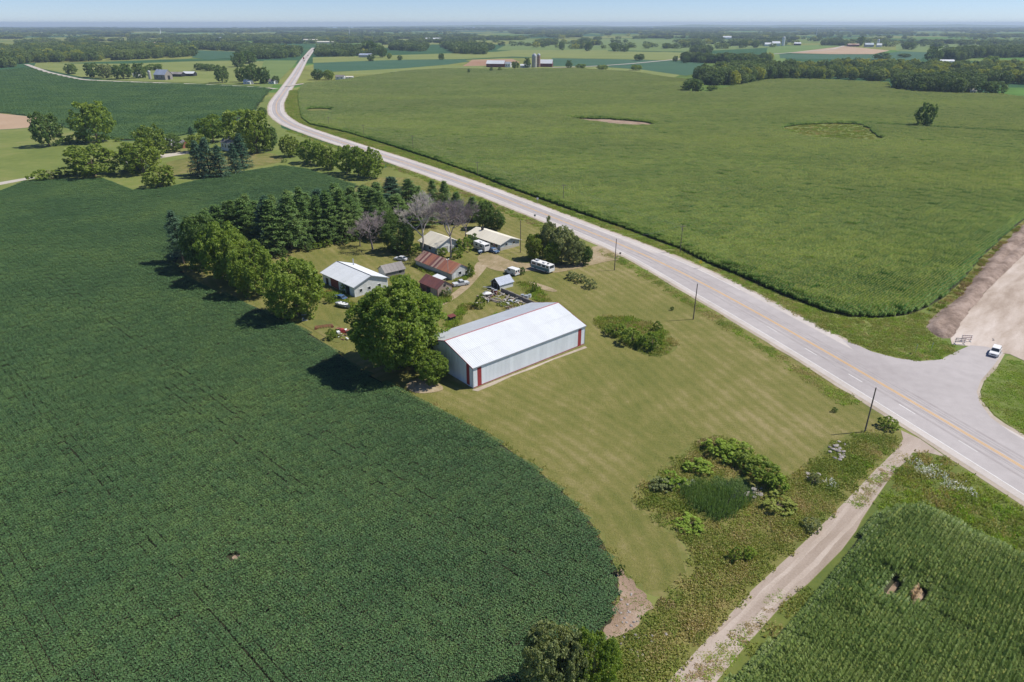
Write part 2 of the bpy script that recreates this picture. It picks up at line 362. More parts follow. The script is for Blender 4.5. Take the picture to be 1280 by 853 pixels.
def scatter(name, label, cat, pts, rot, scl, protos, idx=None, kind='stuff'):
    n = len(pts)
    if n == 0: return None
    me = bpy.data.meshes.new(name); me.vertices.add(n); me.vertices.foreach_set('co', np.asarray(pts, np.float32).ravel())
    r = np.zeros((n, 3), np.float32); r[:, 2] = rot
    s = np.asarray(scl, np.float32); s = np.repeat(s[:, None], 3, 1) if s.ndim == 1 else s
    for nm, dat in (('rot', r), ('scl', s)):
        a = me.attributes.new(nm, 'FLOAT_VECTOR', 'POINT'); a.data.foreach_set('vector', np.ascontiguousarray(dat).ravel())
    a = me.attributes.new('pick', 'INT', 'POINT'); a.data.foreach_set('value', np.asarray(idx if idx is not None else np.zeros(n), np.int32))
    ng = bpy.data.node_groups.new(name, 'GeometryNodeTree')
    ng.interface.new_socket('Geometry', in_out='INPUT', socket_type='NodeSocketGeometry'); ng.interface.new_socket('Geometry', in_out='OUTPUT', socket_type='NodeSocketGeometry')
    gi = ng.nodes.new('NodeGroupInput'); go = ng.nodes.new('NodeGroupOutput'); jn = ng.nodes.new('GeometryNodeJoinGeometry')
    def attr(nm, t):
        q = ng.nodes.new('GeometryNodeInputNamedAttribute'); q.data_type = t; q.inputs[0].default_value = nm
        return [o for o in q.outputs if o.name == 'Attribute' and o.enabled][0]
    ar, asc, ap = attr('rot', 'FLOAT_VECTOR'), attr('scl', 'FLOAT_VECTOR'), attr('pick', 'INT')
    for k, p in enumerate(protos):
        ip = ng.nodes.new('GeometryNodeInstanceOnPoints'); oi = ng.nodes.new('GeometryNodeObjectInfo')
        oi.inputs['Object'].default_value = p; oi.inputs['As Instance'].default_value = True
        cmp_ = ng.nodes.new('FunctionNodeCompare'); cmp_.data_type = 'INT'; cmp_.operation = 'EQUAL'
        ai = [i for i in cmp_.inputs if i.enabled]; ng.links.new(ap, ai[0]); ai[1].default_value = k
        ng.links.new(gi.outputs[0], ip.inputs['Points']); ng.links.new(cmp_.outputs[0], ip.inputs['Selection'])
        ng.links.new(oi.outputs['Geometry'], ip.inputs['Instance']); ng.links.new(ar, ip.inputs['Rotation']); ng.links.new(asc, ip.inputs['Scale'])
        ng.links.new(ip.outputs[0], jn.inputs[0])
    ng.links.new(jn.outputs[0], go.inputs[0])
    o = bpy.data.objects.new(name, me); COL.objects.link(o); md = o.modifiers.new('scatter', 'NODES'); md.node_group = ng
    return tag(o, label, cat, None, kind)
def proto(name, me):     # not linked to the scene: only its geometry is used
    return bpy.data.objects.new(name, me)

# ------------------------------------------------------------------ plants
RS = np.random.RandomState
def unit(a): return a / (np.linalg.norm(a, axis=-1, keepdims=True) + 1e-9)
def leaf_quads(c, nrm, size, rng, aspect=.75):
    n = len(c); t = unit(np.cross(nrm, rng.randn(n, 3))); b = np.cross(nrm, t)
    s = (size * (.65 + .7 * rng.rand(n)))[:, None] * .5
    return np.stack([c - t * s, c - b * s * aspect, c + t * s, c + b * s * aspect], 1)
def crown(seed, h=12., R=6., z0=1.4, nl=22, ns=12, nq=60, size=.45, top=.5, lob=.4):
    rng = RS(seed); hz = (h - z0) / 2; cz = z0 + hz; out = []; cs = []
    for i in range(nl):
        d = unit(rng.randn(3)); a = rng.rand() ** .5 * .35 + .45
        zz = (i + .5) / nl * 2 - 1; an = i * 2.399 + rng.rand() * .8
        rr = math.sqrt(max(0, 1 - zz * zz)) ** .75 * (1 if zz > -.2 else .9)
        c = np.array([math.cos(an) * rr * R * .66, math.sin(an) * rr * R * .66, cz + zz * hz * .74]) + d * R * .1
        rl = R * lob * (.7 + .5 * rng.rand()) * (1 - .25 * max(zz, 0)); cs.append((c, rl))
        dirs = unit(rng.randn(ns, 3) + .7 * unit(c - np.array([0, 0, cz])) + np.array([0, 0, .3]))
        sub = c + dirs * rl * (.7 + .35 * rng.rand(ns, 1)); rs = rl * (.24 + .2 * rng.rand(ns))
        cc = np.repeat(sub, nq, 0); rr_ = np.repeat(rs, nq); dd = unit(rng.randn(len(cc), 3) + .5 * np.repeat(dirs, nq, 0))
        pos = cc + dd * (rr_ * (.55 + .5 * rng.rand(len(cc))))[:, None] * np.array([1, 1, .8])
        nr = unit(dd + .75 * rng.randn(len(cc), 3) + np.array([0, 0, .35])); out.append(leaf_quads(pos, nr, size, rng))
    V = np.concatenate(out); V[..., 2] = np.maximum(V[..., 2], .05)
    return V, cs
def trunk_mb(seed, cs, h, R, tr=.3, n=7, limbs=8):
    rng = random.Random(seed); mb = MB(); fork = h * .3
    mb.tube([(0, 0, -.1), (.05, .02, fork * .5), (0, .08, fork), (.1, 0, h * .6), (.1, .05, h * .82)], [tr * 1.35, tr, tr * .85, tr * .45, tr * .12], n)
    for c, rl in rng.sample(cs, min(limbs, len(cs))):
        c = Vector(c); z = fork * (.8 + .8 * rng.random()); a = Vector((0, 0, min(z, c.z))); m = a.lerp(c, .5) + Vector((0, 0, -.3))
        mb.tube([a, m, c], [tr * .45, tr * .28, tr * .1], 5)
    return mb
PRO = {}
def make_broad(kind, seed, **kw):
    h, R = kw.get('h', 12.), kw.get('R', 6.); V, cs = crown(seed, **kw)
    PRO.setdefault(kind, []).append((trunk_mb(seed, cs, h, R, .3 * R / 6, 7 if len(V) > 2000 else 4, 9 if len(V) > 2000 else 3).mesh('trunk'), quad_mesh('crown', V), h, R))
for s in range(3): make_broad('broad_hi', 10 + s, nl=34, ns=14, nq=40, size=.42, lob=.4)
for s in range(4): make_broad('broad_mid', 20 + s, nl=24, ns=10, nq=20, size=.75, lob=.46)
for s in range(4): make_broad('broad_low', 30 + s, nl=13, ns=6, nq=9, size=1.6, lob=.5)
make_broad('broad_big', 41, h=20., R=10.4, z0=1.5, nl=60, ns=18, nq=40, size=.55, lob=.3)
for s in range(3): make_broad('shrub_hi', 50 + s, h=3., R=2., z0=.1, nl=11, ns=8, nq=26, size=.28, lob=.46)
for s in range(3): make_broad('shrub_low', 60 + s, h=3., R=2., z0=.1, nl=8, ns=5, nq=10, size=.6, lob=.46)
def make_pine(kind, seed, h=18., R=3.6, whorls=21, per=7, tufts=9, q=9, size=.5, z0=.16, droop=.1, shape=.95, irregular=.28):
    rng = RS(seed); out = []; mb = MB(); mb.tube([(0, 0, -.1), (.05, 0, h * .4), (0, .05, h * .8), (0, 0, h * .97)], [.26, .19, .09, .02], 6)
    for w in range(whorls):
        f = z0 + (1 - z0) * (w + .5) / whorls; z = h * f
        for k in range(per):
            a = k * 2 * math.pi / per + rng.rand() * .9 + w; r = R * (1 - ((f - z0 * .6) / (1 - z0 * .6)) ** 1.25) ** shape * (1 - irregular + 2 * irregular * rng.rand()) + .25
            dirv = np.array([math.cos(a), math.sin(a), .12 - droop + .5 * f * .5]); zz = z + rng.randn() * .25
            if w % 2 == 0: mb.tube([(0, 0, zz), tuple(dirv * r * .8 + [0, 0, zz])], [.045, .012], 4, False)
            t = np.linspace(.25, 1, tufts) ** .8
            side = np.array([-math.sin(a), math.cos(a), 0]); spread = (rng.rand(tufts) - .5)[:, None] * side * r * .75 * (1.15 - t)[:, None]
            c = dirv * (t * r)[:, None] + np.array([0, 0, zz]) + spread + rng.randn(tufts, 3) * .12
            cc = np.repeat(c, q, 0); cc = cc + rng.randn(len(cc), 3) * np.array([.28, .28, .16]) * R / 3.6
            nr = unit(rng.randn(len(cc), 3) * .55 + np.array([0, 0, 1.]) + dirv * .4); out.append(leaf_quads(cc, nr, size, rng, .36))
    PRO.setdefault(kind, []).append((mb.mesh('trunk'), quad_mesh('crown', np.concatenate(out)), h, R))
for s in range(5): make_pine('pine', 70 + s, R=3.4 + .25 * s, irregular=.22 + .06 * s, shape=.8 + .08 * (s % 3), z0=.08 + .03 * s)
for s in range(2): make_pine('spruce', 80 + s, h=12, R=3.2, whorls=15, per=8, tufts=7, q=5, size=.6, z0=.04, droop=.3, shape=.9, irregular=.12)
make_pine('pine_low', 90, whorls=10, per=5, tufts=4, q=4, size=1.2)
def make_dead(kind, seed, h=14., R=4.5, depth=5, twig=.02):
    rng = random.Random(seed); mb = MB(); tw = MB()
    def grow(p, d, ln, r, k):
        q = p + d * ln * .5 + Vector((rng.gauss(0, .06), rng.gauss(0, .06), 0)) * ln; e = q + (d + Vector((rng.gauss(0, .15), rng.gauss(0, .15), .08))).normalized() * ln * .5
        (mb if k < 4 else tw).tube([p, q, e], [r, r * .8, r * .62], 6 if k < 2 else 3, False)
        if k >= depth: return
        for i in range(rng.choice((3, 4)) if k < 3 else 4):
            ax = Vector((rng.gauss(0, 1), rng.gauss(0, 1), rng.gauss(0, .35))).normalized(); b = p.lerp(e, .55 + .45 * rng.random()) if i else e
            nd = (d * (.9 if i == 0 else .55) + ax * .75 + Vector((0, 0, .2))).normalized(); grow(b, nd, ln * rng.uniform(.58, .78), max(r * rng.uniform(.45, .6), twig), k + 1)
    grow(Vector((0, 0, -.1)), Vector((.03, .02, 1)).normalized(), h * .34, .3, 0)
    PRO.setdefault(kind, []).append((mb.mesh('trunk'), tw.mesh('crown'), h, R))
for s in range(3): make_dead('dead', 100 + s, depth=6, twig=.022)
def inst_mesh(kind, i):      # trunk and crown in one mesh for far woods
    t, c, h, R = PRO[kind][i]; return c

for kind_, lst_ in PRO.items():
    for q_, (t_, c_, h_, R_0) in enumerate(lst_):
        co = []
        for m_ in (t_, c_):
            a_ = np.empty(len(m_.vertices) * 3, np.float32); m_.vertices.foreach_get('co', a_); co.append(a_.reshape(-1, 3))
        co = np.vstack(co); lst_[q_] = (t_, c_, float(np.percentile(co[:, 2], 99.7)), float(np.percentile(np.hypot(co[:, 0], co[:, 1]), 96)))
TREE_N = [0]
def tree(kind, px, py, ytop, wpx, name, label, group=None, mat='l_green', cat='tree', hmax=None, xy=None, bark='m_bark'):
    x, y = xy if xy else at(px, py)
    d = math.sqrt(x * x + y * y + CAM_H ** 2); R = wpx * d / FPX / 2; h = height_at(x, y, ytop)
    if kind in ('broad', 'shrub'):
        kind = kind + '_hi' if d < 330 else (kind + ('_mid' if kind == 'broad' else '_low') if d < 3000 or kind == 'shrub' else kind + '_low')
    lst = PRO[kind]; TREE_N[0] += 1; t, c, h0, R0 = lst[TREE_N[0] % len(lst)]
    e = empty(name, (x, y, 0), (TREE_N[0] * 2.4) % 6.28, label=label, cat=cat, group=group)
    for nm, me, mt in (('trunk', t, bark), ('crown', c, mat)):
        if len(me.vertices) == 0: continue
        if not me.materials: me.materials.append(MATS[mt])
        o = bpy.data.objects.new(nm, me); COL.objects.link(o); o.parent = e
        o.material_slots[0].link = 'OBJECT'; o.material_slots[0].material = MATS[mt]
        o.scale = (R / R0, R / R0, h / h0)
    if kind == 'pine': e.rotation_euler[0] = .05 * math.sin(TREE_N[0] * 3.7); e.rotation_euler[1] = .05 * math.cos(TREE_N[0] * 5.1)
    return e
# crop and grass patches (only their geometry is used, in scatters)
def soy_patch(seed, w, per, size, rows):
    rng = RS(seed); n = int(w * w * per); x = (rng.rand(n) - .5) * w; y = (rng.rand(n) - .5) * w
    sp = w / rows; ph = np.abs(((y / sp) % 1) - .5) * 2
    z = .62 - .13 * ph ** 2 + rng.randn(n) * .055; nr = unit(rng.randn(n, 3) * .45 + np.array([0, 0, 1.]))
    return quad_mesh('soy_patch', leaf_quads(np.stack([x, y, z], 1), nr, size, rng, .85))
def corn_patch(seed, lx, rows, sp=.76, step=.19, h=2.3, leaves=8, mat='l_corn', tassel=1.0, wild=.5, lw=.065, ll=.62):
    """rows run along local x"""
    rng = RS(seed); out = []; mt = []
    for r in range(rows):
        y0 = (r - (rows - 1) / 2) * sp
        for x in np.arange(-lx / 2 + step / 2, lx / 2, step):
            px, py = x + rng.randn() * .03, y0 + rng.randn() * .035; hh = h * (.88 + .2 * rng.rand()); a0 = math.pi / 2 + rng.randn() * wild
            out.append([[px - .02, py, 0], [px + .02, py, 0], [px + .015, py, hh * .9], [px - .015, py, hh * .9]]); mt.append(0)
            for k in range(leaves):
                a = a0 + math.pi * (k % 2) + rng.randn() * .35; z = hh * (.3 + .62 * (k + rng.rand() * .6) / leaves); ln = ll * (.75 + .4 * rng.rand()); w = lw
                dx, dy = math.cos(a), math.sin(a); sx, sy = -dy * w, dx * w; up = .28 + .12 * rng.rand()
                m = (px + dx * ln * .5, py + dy * ln * .5, z + up); e = (px + dx * ln, py + dy * ln, z + up * .35)
                out.append([[px - sx * .6, py - sy * .6, z], [px + sx * .6, py + sy * .6, z], [m[0] + sx, m[1] + sy, m[2]], [m[0] - sx, m[1] - sy, m[2]]])
                out.append([[m[0] - sx, m[1] - sy, m[2]], [m[0] + sx, m[1] + sy, m[2]], [e[0] + sx * .25, e[1] + sy * .25, e[2]], [e[0] - sx * .25, e[1] - sy * .25, e[2]]]); mt += [0, 0]
            if rng.rand() < tassel:
                a = rng.rand() * 3.14; c, s_ = math.cos(a) * .13, math.sin(a) * .13
                out.append([[px - .01, py, hh * .9], [px + .01, py, hh * .9], [px + c, py + s_, hh * 1.12], [px - c, py - s_, hh * 1.1]]); mt.append(1)
    me = quad_mesh('corn_patch', out); me.materials.append(MATS[mat]); me.materials.append(MATS['l_tassel']); me.polygons.foreach_set('material_index', mt); return me
def grass_patch(seed, w, n, h, size=.1, lean=.35, mat='l_weed', clump=0):
    """mixed tuft: leaning blades plus a loose canopy of leaves turned to the light"""
    rng = RS(seed); x = (rng.rand(n) - .5) * w; y = (rng.rand(n) - .5) * w
    if clump:
        c = (rng.rand(clump, 2) - .5) * w * .8; i = rng.randint(0, clump, n); x = c[i, 0] + rng.randn(n) * w * .12; y = c[i, 1] + rng.randn(n) * w * .12
    m = n // 3; a = rng.rand(n) * 6.28; hh = h * (.5 + .7 * rng.rand(n)); ln = hh * lean * rng.rand(n); b = rng.rand(n) * 6.28
    s = size * (.6 + .8 * rng.rand(n)); dx, dy = np.cos(a) * s, np.sin(a) * s; tx, ty = np.cos(b) * ln, np.sin(b) * ln; z = np.zeros(n)
    V = np.stack([np.stack([x - dx, y - dy, z], 1), np.stack([x + dx, y + dy, z], 1), np.stack([x + dx * .5 + tx, y + dy * .5 + ty, hh], 1), np.stack([x - dx * .5 + tx, y - dy * .5 + ty, hh * .93], 1)], 1)[:m]
    k = n - m; q = rng.randint(0, n, k); c = np.stack([x[q] + rng.randn(k) * .08, y[q] + rng.randn(k) * .08, hh[q] * (.35 + .6 * rng.rand(k))], 1)
    V = np.concatenate([V, leaf_quads(c, unit(rng.randn(k, 3) * .55 + np.array([.15, 0, 1.])), size * 3.2, rng, .4)])
    me = quad_mesh('grass_patch', V); me.materials.append(MATS[mat]); return me
def grid_pts(poly, sx, sy, ang, holes=(), jitter=0, seed=0):
    c, s = math.cos(ang), math.sin(ang); Rm = np.array([[c, s], [-s, c]]); q = poly @ Rm.T
    x0, y0 = q.min(0); x1, y1 = q.max(0); X, Y = np.meshgrid(np.arange(x0, x1 + sx, sx), np.arange(y0, y1 + sy, sy)); p = np.stack([X.ravel(), Y.ravel()], 1)
    if jitter: p += (RS(seed).rand(*p.shape) - .5) * jitter
    p = p @ Rm; k = inside(p, poly)
    for h in holes: k &= ~inside(p, h)
    return p[k]
def rand_pts(poly, per, seed, holes=()):
    rng = RS(seed); a, b = poly.min(0), poly.max(0); n = int((b - a).prod() * per); p = a + rng.rand(n, 2) * (b - a); k = inside(p, poly)
    for h in holes: k &= ~inside(p, h)
    return p[k]
def z0(p, z=0): return np.column_stack([p, np.full(len(p), z)])

def densify(P, step):
    seg = np.hypot(*np.diff(P, axis=0).T); t = np.concatenate([[0], np.cumsum(seg)]); s = np.arange(0, t[-1], step)
    return np.stack([np.interp(s, t, P[:, 0]), np.interp(s, t, P[:, 1])], 1)
# ================================================================== THE SETTING
tag(MB().add([(-15000, -900, 0), (15000, -900, 0), (15000, 13200, 0), (-15000, 13200, 0)], [(0, 1, 2, 3)]).build('ground', 'm_far_land'), 'farmland reaching to the horizon, patchwork of green fields', 'ground', None, 'structure')
tag(MB().add([(-15000, 13180, -.3), (15000, 13180, -.3), (15000, 17600, -.3), (-15000, 17600, -.3)], [(0, 1, 2, 3)]).build('lake', 'm_lake'), 'pale strip of lake water below the horizon', 'lake', None, 'structure')
def hills():
    xs = np.linspace(-15000, 15000, 220); prof = [0, .55, 1, .8, .2]; ys = [16300, 16800, 17300, 17700, 18100]; V = []; n = len(xs)
    hh = 34 + 22 * wob(xs, xs * 0, .0009, 2) + 9 * wob(xs, xs * 0, .004, 5); hh *= np.clip((xs + 5200) / 5200, .05, 1)
    for y, f in zip(ys, prof): V += [(x, y, max(.05, h * f + .0) - .4) for x, h in zip(xs, hh)]
    F = [(j * n + i, j * n + i + 1, (j + 1) * n + i + 1, (j + 1) * n + i) for j in range(4) for i in range(n - 1)]
    tag(MB().add(V, F).build('hills', 'm_far_corn', smooth=True), 'low blue wooded hills on the far shore of the lake', 'hills', None, 'structure')
hills()

# ---- highway: centreline, widening at the junction
CLP = [(1500, 718), (1380, 645), (1280, 585), (1212, 545), (1155, 510.5), (1083, 468.5), (1005.8, 424.5), (920, 376), (820.8, 323), (720, 283.4), (592, 233), (504.5, 203), (406, 171.4), (361, 155.5), (345, 142.2), (345, 129), (358.4, 110.3), (369, 94.4), (379.7, 75.8), (389, 63.8), (393, 60)]
CL = densify(P2(CLP), 4.0)
def gsm(C, sig):
    k = np.exp(-.5 * (np.arange(-4 * sig, 4 * sig + 1) / sig) ** 2); k /= k.sum(); pad = 4 * sig
    E_ = np.vstack([2 * C[0] - C[1:pad + 1][::-1], C, 2 * C[-1] - C[-pad - 1:-1][::-1]]); return np.stack([np.convolve(E_[:, i], k, 'valid') for i in (0, 1)], 1)
CL = gsm(CL, 6); TAN = np.gradient(CL, axis=0); TAN /= np.hypot(*TAN.T)[:, None]; NRM = np.stack([TAN[:, 1], -TAN[:, 0]], 1)   # to the right when driving away
ARC = np.concatenate([[0], np.cumsum(np.hypot(*np.diff(CL, axis=0).T))])
SREF = ARC[np.argmin(np.hypot(*(CL - np.array([66.5, 160.1])).T))]; SV = ARC - SREF      # 0 at mid picture, grows away from camera
def sstep(x, a, b): t = np.clip((x - a) / (b - a), 0, 1); return t * t * (3 - 2 * t)
W_NEAR = 6.9 - 3.2 * sstep(SV, 20, 95)          # white line on the farm side
W_FAR = 6.8 - 3.1 * sstep(SV, 30, 120)          # white line on the corn side
SH_N = np.maximum(W_NEAR + 1.7, 6.6); SH_F = np.maximum(W_FAR + 2.3, 6.6)
def strip(name, lo, hi, z, mat, parent=None, sel=None):
    lo = np.broadcast_to(lo, SV.shape); hi = np.broadcast_to(hi, SV.shape); ii = np.arange(len(SV)) if sel is None else np.where(sel)[0]
    a = CL[ii] + NRM[ii] * lo[ii, None]; b = CL[ii] + NRM[ii] * hi[ii, None]; n = len(ii)
    V = np.vstack([np.column_stack([a, np.full(n, z)]), np.column_stack([b, np.full(n, z)])]); F = [(i, n + i, n + i + 1, i + 1) for i in range(n - 1)]
    me = quad_mesh(name, V, F); me.flip_normals() if me.polygons[0].normal.z < 0 else None
    return link(name, me, mat, parent)
gvl = strip('gravel_shoulder', -SH_N - 1.1 - .3 * wob(SV, SV * 0, .3), SH_F + 1.0 + .3 * wob(SV, SV * 0, .37, 3), .045, 'm_gravel_edge')
tag(gvl, 'thin gravel edge along both sides of the highway', 'gravel shoulder', None, 'structure')
hw = strip('highway', -SH_N, SH_F, .06, 'm_shoulder'); tag(hw, 'two lane highway curving through the corn to the horizon', 'highway', None, 'structure')
strip('traffic_lanes', -W_NEAR, W_FAR * 0 + np.where(SV < 60, W_FAR, 3.8), .066, 'm_asphalt', hw)
for o in (-.32, .1): strip('centre_line', o, o + .22, .072, 'm_line_yellow', hw)
strip('edge_line', -W_NEAR - .1, -W_NEAR + .1, .072, 'm_line_white', hw)
strip('edge_line', W_FAR - .1, W_FAR + .1, .072, 'm_line_white', hw, SV > 22)
strip('edge_line', W_FAR - .1, W_FAR + .1, .072, 'm_line_white', hw, SV < -60)
for w in (-3.1, -1.25, .75, 2.5): strip('wheel_path', w, w + .6, .0685, 'm_worn', hw, SV < 700)
for w in (-1.6, 1.9): strip('paving_seam', w, w + .06, .0695, 'm_crack', hw, SV > -80)
d0 = -15.9
for k in range(-5, 2):
    s = d0 - 13.9 * k * -1; i = [(s + q) for q in (-2, 2)]
    P = np.array([[np.interp(t, SV, CL[:, 0]), np.interp(t, SV, CL[:, 1])] for t in i]); Nn = np.array([[np.interp(t, SV, NRM[:, 0]), np.interp(t, SV, NRM[:, 1])] for t in i])
    a, b = P - Nn * 3.42, P - Nn * 3.22
    MB().add([(*a[0], .072), (*b[0], .072), (*b[1], .072), (*a[1], .072)], [(0, 1, 2, 3)]).build('lane_dash', 'm_line_white', hw)
# junction
APRON = P2([(1052, 424), (1090, 440), (1120, 448), (1150, 452), (1175, 450), (1195, 440), (1213, 432), (1234, 434), (1254, 441), (1240, 460), (1226, 476), (1221, 490), (1224, 503), (1238, 522), (1262, 540), (1300, 562), (1330, 580), (1290, 590), (1100, 470)])
sheet('junction', 'pale asphalt mouth of the side road joining the highway', APRON, .063, 'm_asphalt')
APG = P2([(1030, 414), (1080, 440), (1120, 451), (1150, 455.5), (1177, 453), (1199, 442), (1215, 435), (1234, 434), (1256, 443), (1245, 462), (1230, 477), (1225, 490), (1228, 502), (1242, 520), (1266, 537), (1300, 556), (1330, 574), (1290, 590), (1100, 470)])
sheet('gravel_kerb', 'gravel rim round the curved corners of the junction', APG, .0475, 'm_gravel_edge')
GRAVEL = P2([(1190, 431), (1188, 424), (1200, 402), (1238, 358), (1280, 315), (1330, 268), (1395, 215), (1600, 215), (1600, 520), (1330, 470), (1282, 452), (1262, 443), (1254, 442), (1234, 435), (1213, 433)])
sheet('gravel_road', 'wide pale gravel surface of the side road under construction', GRAVEL, .053, 'm_gravel')
DUG = smooth_poly(P2([(1157, 412), (1160, 402), (1178, 386), (1200, 371), (1216, 348), (1240, 318), (1280, 279), (1330, 240), (1400, 190), (1430, 200), (1345, 262), (1280, 319), (1238, 360), (1205, 398), (1192, 424), (1175, 423)]), 1)
relief('ditch_bank', 'freshly dug brown earth bank between corn and gravel road', DUG, .058, 'm_dug', .9, lambda x, y, d: .75 * np.abs(np.sin(d * .8 + .5 * wob(x, y, .4))) + .35 * np.abs(wob(x, y, 1.7)) + .15 * np.abs(wob(x, y, 4)), 'earth bank')
# field track
TRK = P2([(826, 862), (900, 782), (940, 738), (1000, 683), (1040, 644), (1075, 608), (1100, 583), (1122, 560), (1129, 549), (1126, 538), (1150, 549), (1183, 572), (1160, 566), (1141, 566), (1122, 584), (1092, 627), (1077, 650), (1070, 664), (1052, 688), (1010, 730), (980, 754), (930, 810), (888, 862), (860, 900), (790, 900)])
trk = sheet('field_track', 'pale dirt field track running between wild grass and corn', TRK, .036, 'm_track')
for k_, (o0, o1) in enumerate(((-.62, -.3), (.28, .62))):
    ctr = gsm(densify((P2([(826, 862), (900, 782), (940, 738), (1000, 683), (1040, 644), (1075, 608), (1100, 583), (1124, 562)]) + P2([(888, 862), (930, 810), (980, 754), (1010, 730), (1052, 688), (1092, 627), (1122, 584), (1146, 566)])) / 2, 1.0), 3); tt = np.gradient(ctr, axis=0); tt /= np.hypot(*tt.T)[:, None]; nn_ = np.stack([tt[:, 1], -tt[:, 0]], 1); w1 = 2.0 + .5 * wob(ctr[:, 0], ctr[:, 1], .35, k_); n_ = len(ctr)
    me = quad_mesh('wheel_rut', np.column_stack([np.vstack([ctr + nn_ * (o0 * w1)[:, None], ctr + nn_ * (o1 * w1)[:, None]]), np.full(2 * n_, .041)]), [(i, i + 1, n_ + i + 1, n_ + i) for i in range(n_ - 1)]); link('wheel_rut', me, 'm_rut', trk)
MID = P2([(862, 860), (930, 785), (975, 735), (985, 738), (940, 790), (875, 862)]); MID2 = P2([(1062, 632), (1100, 592), (1128, 566), (1134, 567), (1104, 597), (1068, 638)])
EDG = P2([(840, 862), (908, 788), (914, 792), (848, 866)])

# ---- fields
ROW = rad(44.0)
BIGCORN = P2([(380, 106), (373, 113), (373, 126), (377, 148), (388, 156), (433, 166), (473, 178), (539, 199), (592, 217.5), (635, 235), (720, 265), (780, 286), (814, 298.5), (849, 311.5), (884, 329), (920, 344), (980, 370), (1030, 389), (1060, 396), (1090, 398), (1112, 397), (1140, 393), (1160, 384), (1180, 372), (1204, 350), (1228, 321), (1256, 295), (1280, 275), (1330, 236), (1420, 185), (1560, 160), (1480, 140), (1280, 124), (1250, 120), (1215, 119), (1195, 119.5), (1140, 117), (1114, 113), (1112, 105), (1040, 101.5), (985, 100.5), (960, 101), (930, 107), (908, 111), (885, 117), (866, 117), (858, 112), (880, 107), (872, 103), (840, 99), (790, 91), (720, 87), (640, 88), (560, 87), (520, 89), (470, 95), (430, 101)])
HOLE1 = smooth_poly(P2([(706, 148), (730, 149), (760, 149.5), (795, 152), (822, 156.5), (812, 159.5), (780, 159.5), (745, 155.5), (718, 151.5)]))
HOLE2 = smooth_poly(P2([(976, 160), (1000, 156.5), (1040, 155), (1075, 155.5), (1086, 161), (1090, 167), (1106, 175), (1100, 178), (1060, 178), (1015, 176), (985, 168)]))
HOLE1 = densify(np.vstack([HOLE1, HOLE1[:1]]), 2.5); HOLE1 = HOLE1 + np.stack([wob(HOLE1[:, 0], HOLE1[:, 1], .25, 3), wob(HOLE1[:, 0], HOLE1[:, 1], .3, 8)], 1) * 2.0
HOLE2 = densify(np.vstack([HOLE2, HOLE2[:1]]), 2.5); HOLE2 = HOLE2 + np.stack([wob(HOLE2[:, 0], HOLE2[:, 1], .25, 3), wob(HOLE2[:, 0], HOLE2[:, 1], .3, 8)], 1) * 2.0
HOLE3 = smooth_poly(P2([(380, 137), (400, 136), (418, 137.5), (410, 141), (388, 142)]))
LANE = densify(P2([(1076, 155.3), (1118, 159), (1154, 161), (1200, 164.5), (1280, 169), (1400, 176)]), 3)
sheet('corn_field', 'broad rolling corn field across the highway', BIGCORN, .02, 'm_soil')
sheet('bare_patch', 'drowned out strip of bare pinkish soil inside the corn', HOLE1, .06, 'm_bare')
sheet('wet_hollow', 'weedy hollow of pale green plants inside the corn', HOLE2, .06, 'm_meadow')
sheet('bare_patch', 'small weedy wet spot in the corn by the highway bend', HOLE3, .06, 'm_verge')
NCORN = smooth_poly(P2([(893, 866), (935, 828), (985, 783), (1030, 729), (1056, 694), (1070, 676), (1085, 654), (1100, 641), (1120, 636), (1153, 634), (1187, 650), (1232, 674), (1280, 698), (1420, 770), (1420, 960), (800, 960)]), 1)
sheet('corn_field', 'corn field with clear rows beside the dirt track', NCORN, .02, 'm_soil')
NH1 = smooth_poly(P2([(1104, 747), (1111, 749), (1126, 729), (1119, 726)])); NH2 = smooth_poly(P2([(1136, 756), (1145, 759), (1158, 742), (1150, 738)]))
sheet('bare_patch', 'narrow sandy gap in the corn rows by the track', np.vstack([NH1]), .03, 'm_bare'); sheet('bare_patch', 'second sandy gap in the corn rows, closer to the highway', NH2, .03, 'm_bare')
SOY = P2([(-260, 262), (-120, 250), (0, 240), (31, 227), (129, 224), (165, 238.5), (206, 235.5), (258, 224), (320, 212.5), (353, 208), (380, 211), (412, 221), (449, 233), (430, 243), (400, 250), (330, 270), (265, 290), (228, 312), (220, 328), (232, 345), (270, 364), (320, 384), (372, 408), (412, 433), (440, 455), (470, 474), (507, 492), (560, 517), (620, 551), (670, 586), (710, 621), (740, 655), (760, 690), (773, 716), (772, 745), (765, 775), (752, 806), (735, 830), (700, 860), (690, 960), (-420, 960), (-420, 500)])
sheet('soybean_field', 'large dark green soybean field beside the farmyard', SOY, .02, 'm_soil')
SOY2 = P2([(-150, 95), (0, 88), (38, 85), (60, 92), (103, 101), (165, 103.5), (250, 106), (325, 109.5), (338, 112), (334, 117), (319, 137), (305, 146), (260, 162), (200, 174), (155, 176), (98, 165), (80, 158), (49, 146), (0, 141), (-150, 130)])
sheet('soybean_field', 'flat dark soybean field beyond the neighbouring homestead', SOY2, .02, 'm_soil')
sheet('stubble_field', 'tan harvested corner of field beyond the lone round meadow tree', P2([(-150, 131), (0, 142), (48, 147), (42, 159), (20, 161), (-150, 170)]), .02, 'm_far_tan')
LAWN_L = P2([(-200, 172), (20, 161.5), (43, 159), (49, 147), (80, 159), (98, 166), (155, 177), (200, 175), (262, 163), (308, 147), (321, 137), (336, 118), (352, 160), (400, 178), (480, 205), (470, 228), (412, 220), (380, 210), (353, 207), (320, 211.5), (258, 223), (206, 234.5), (165, 237.5), (129, 223), (31, 226), (0, 239), (-260, 261)])
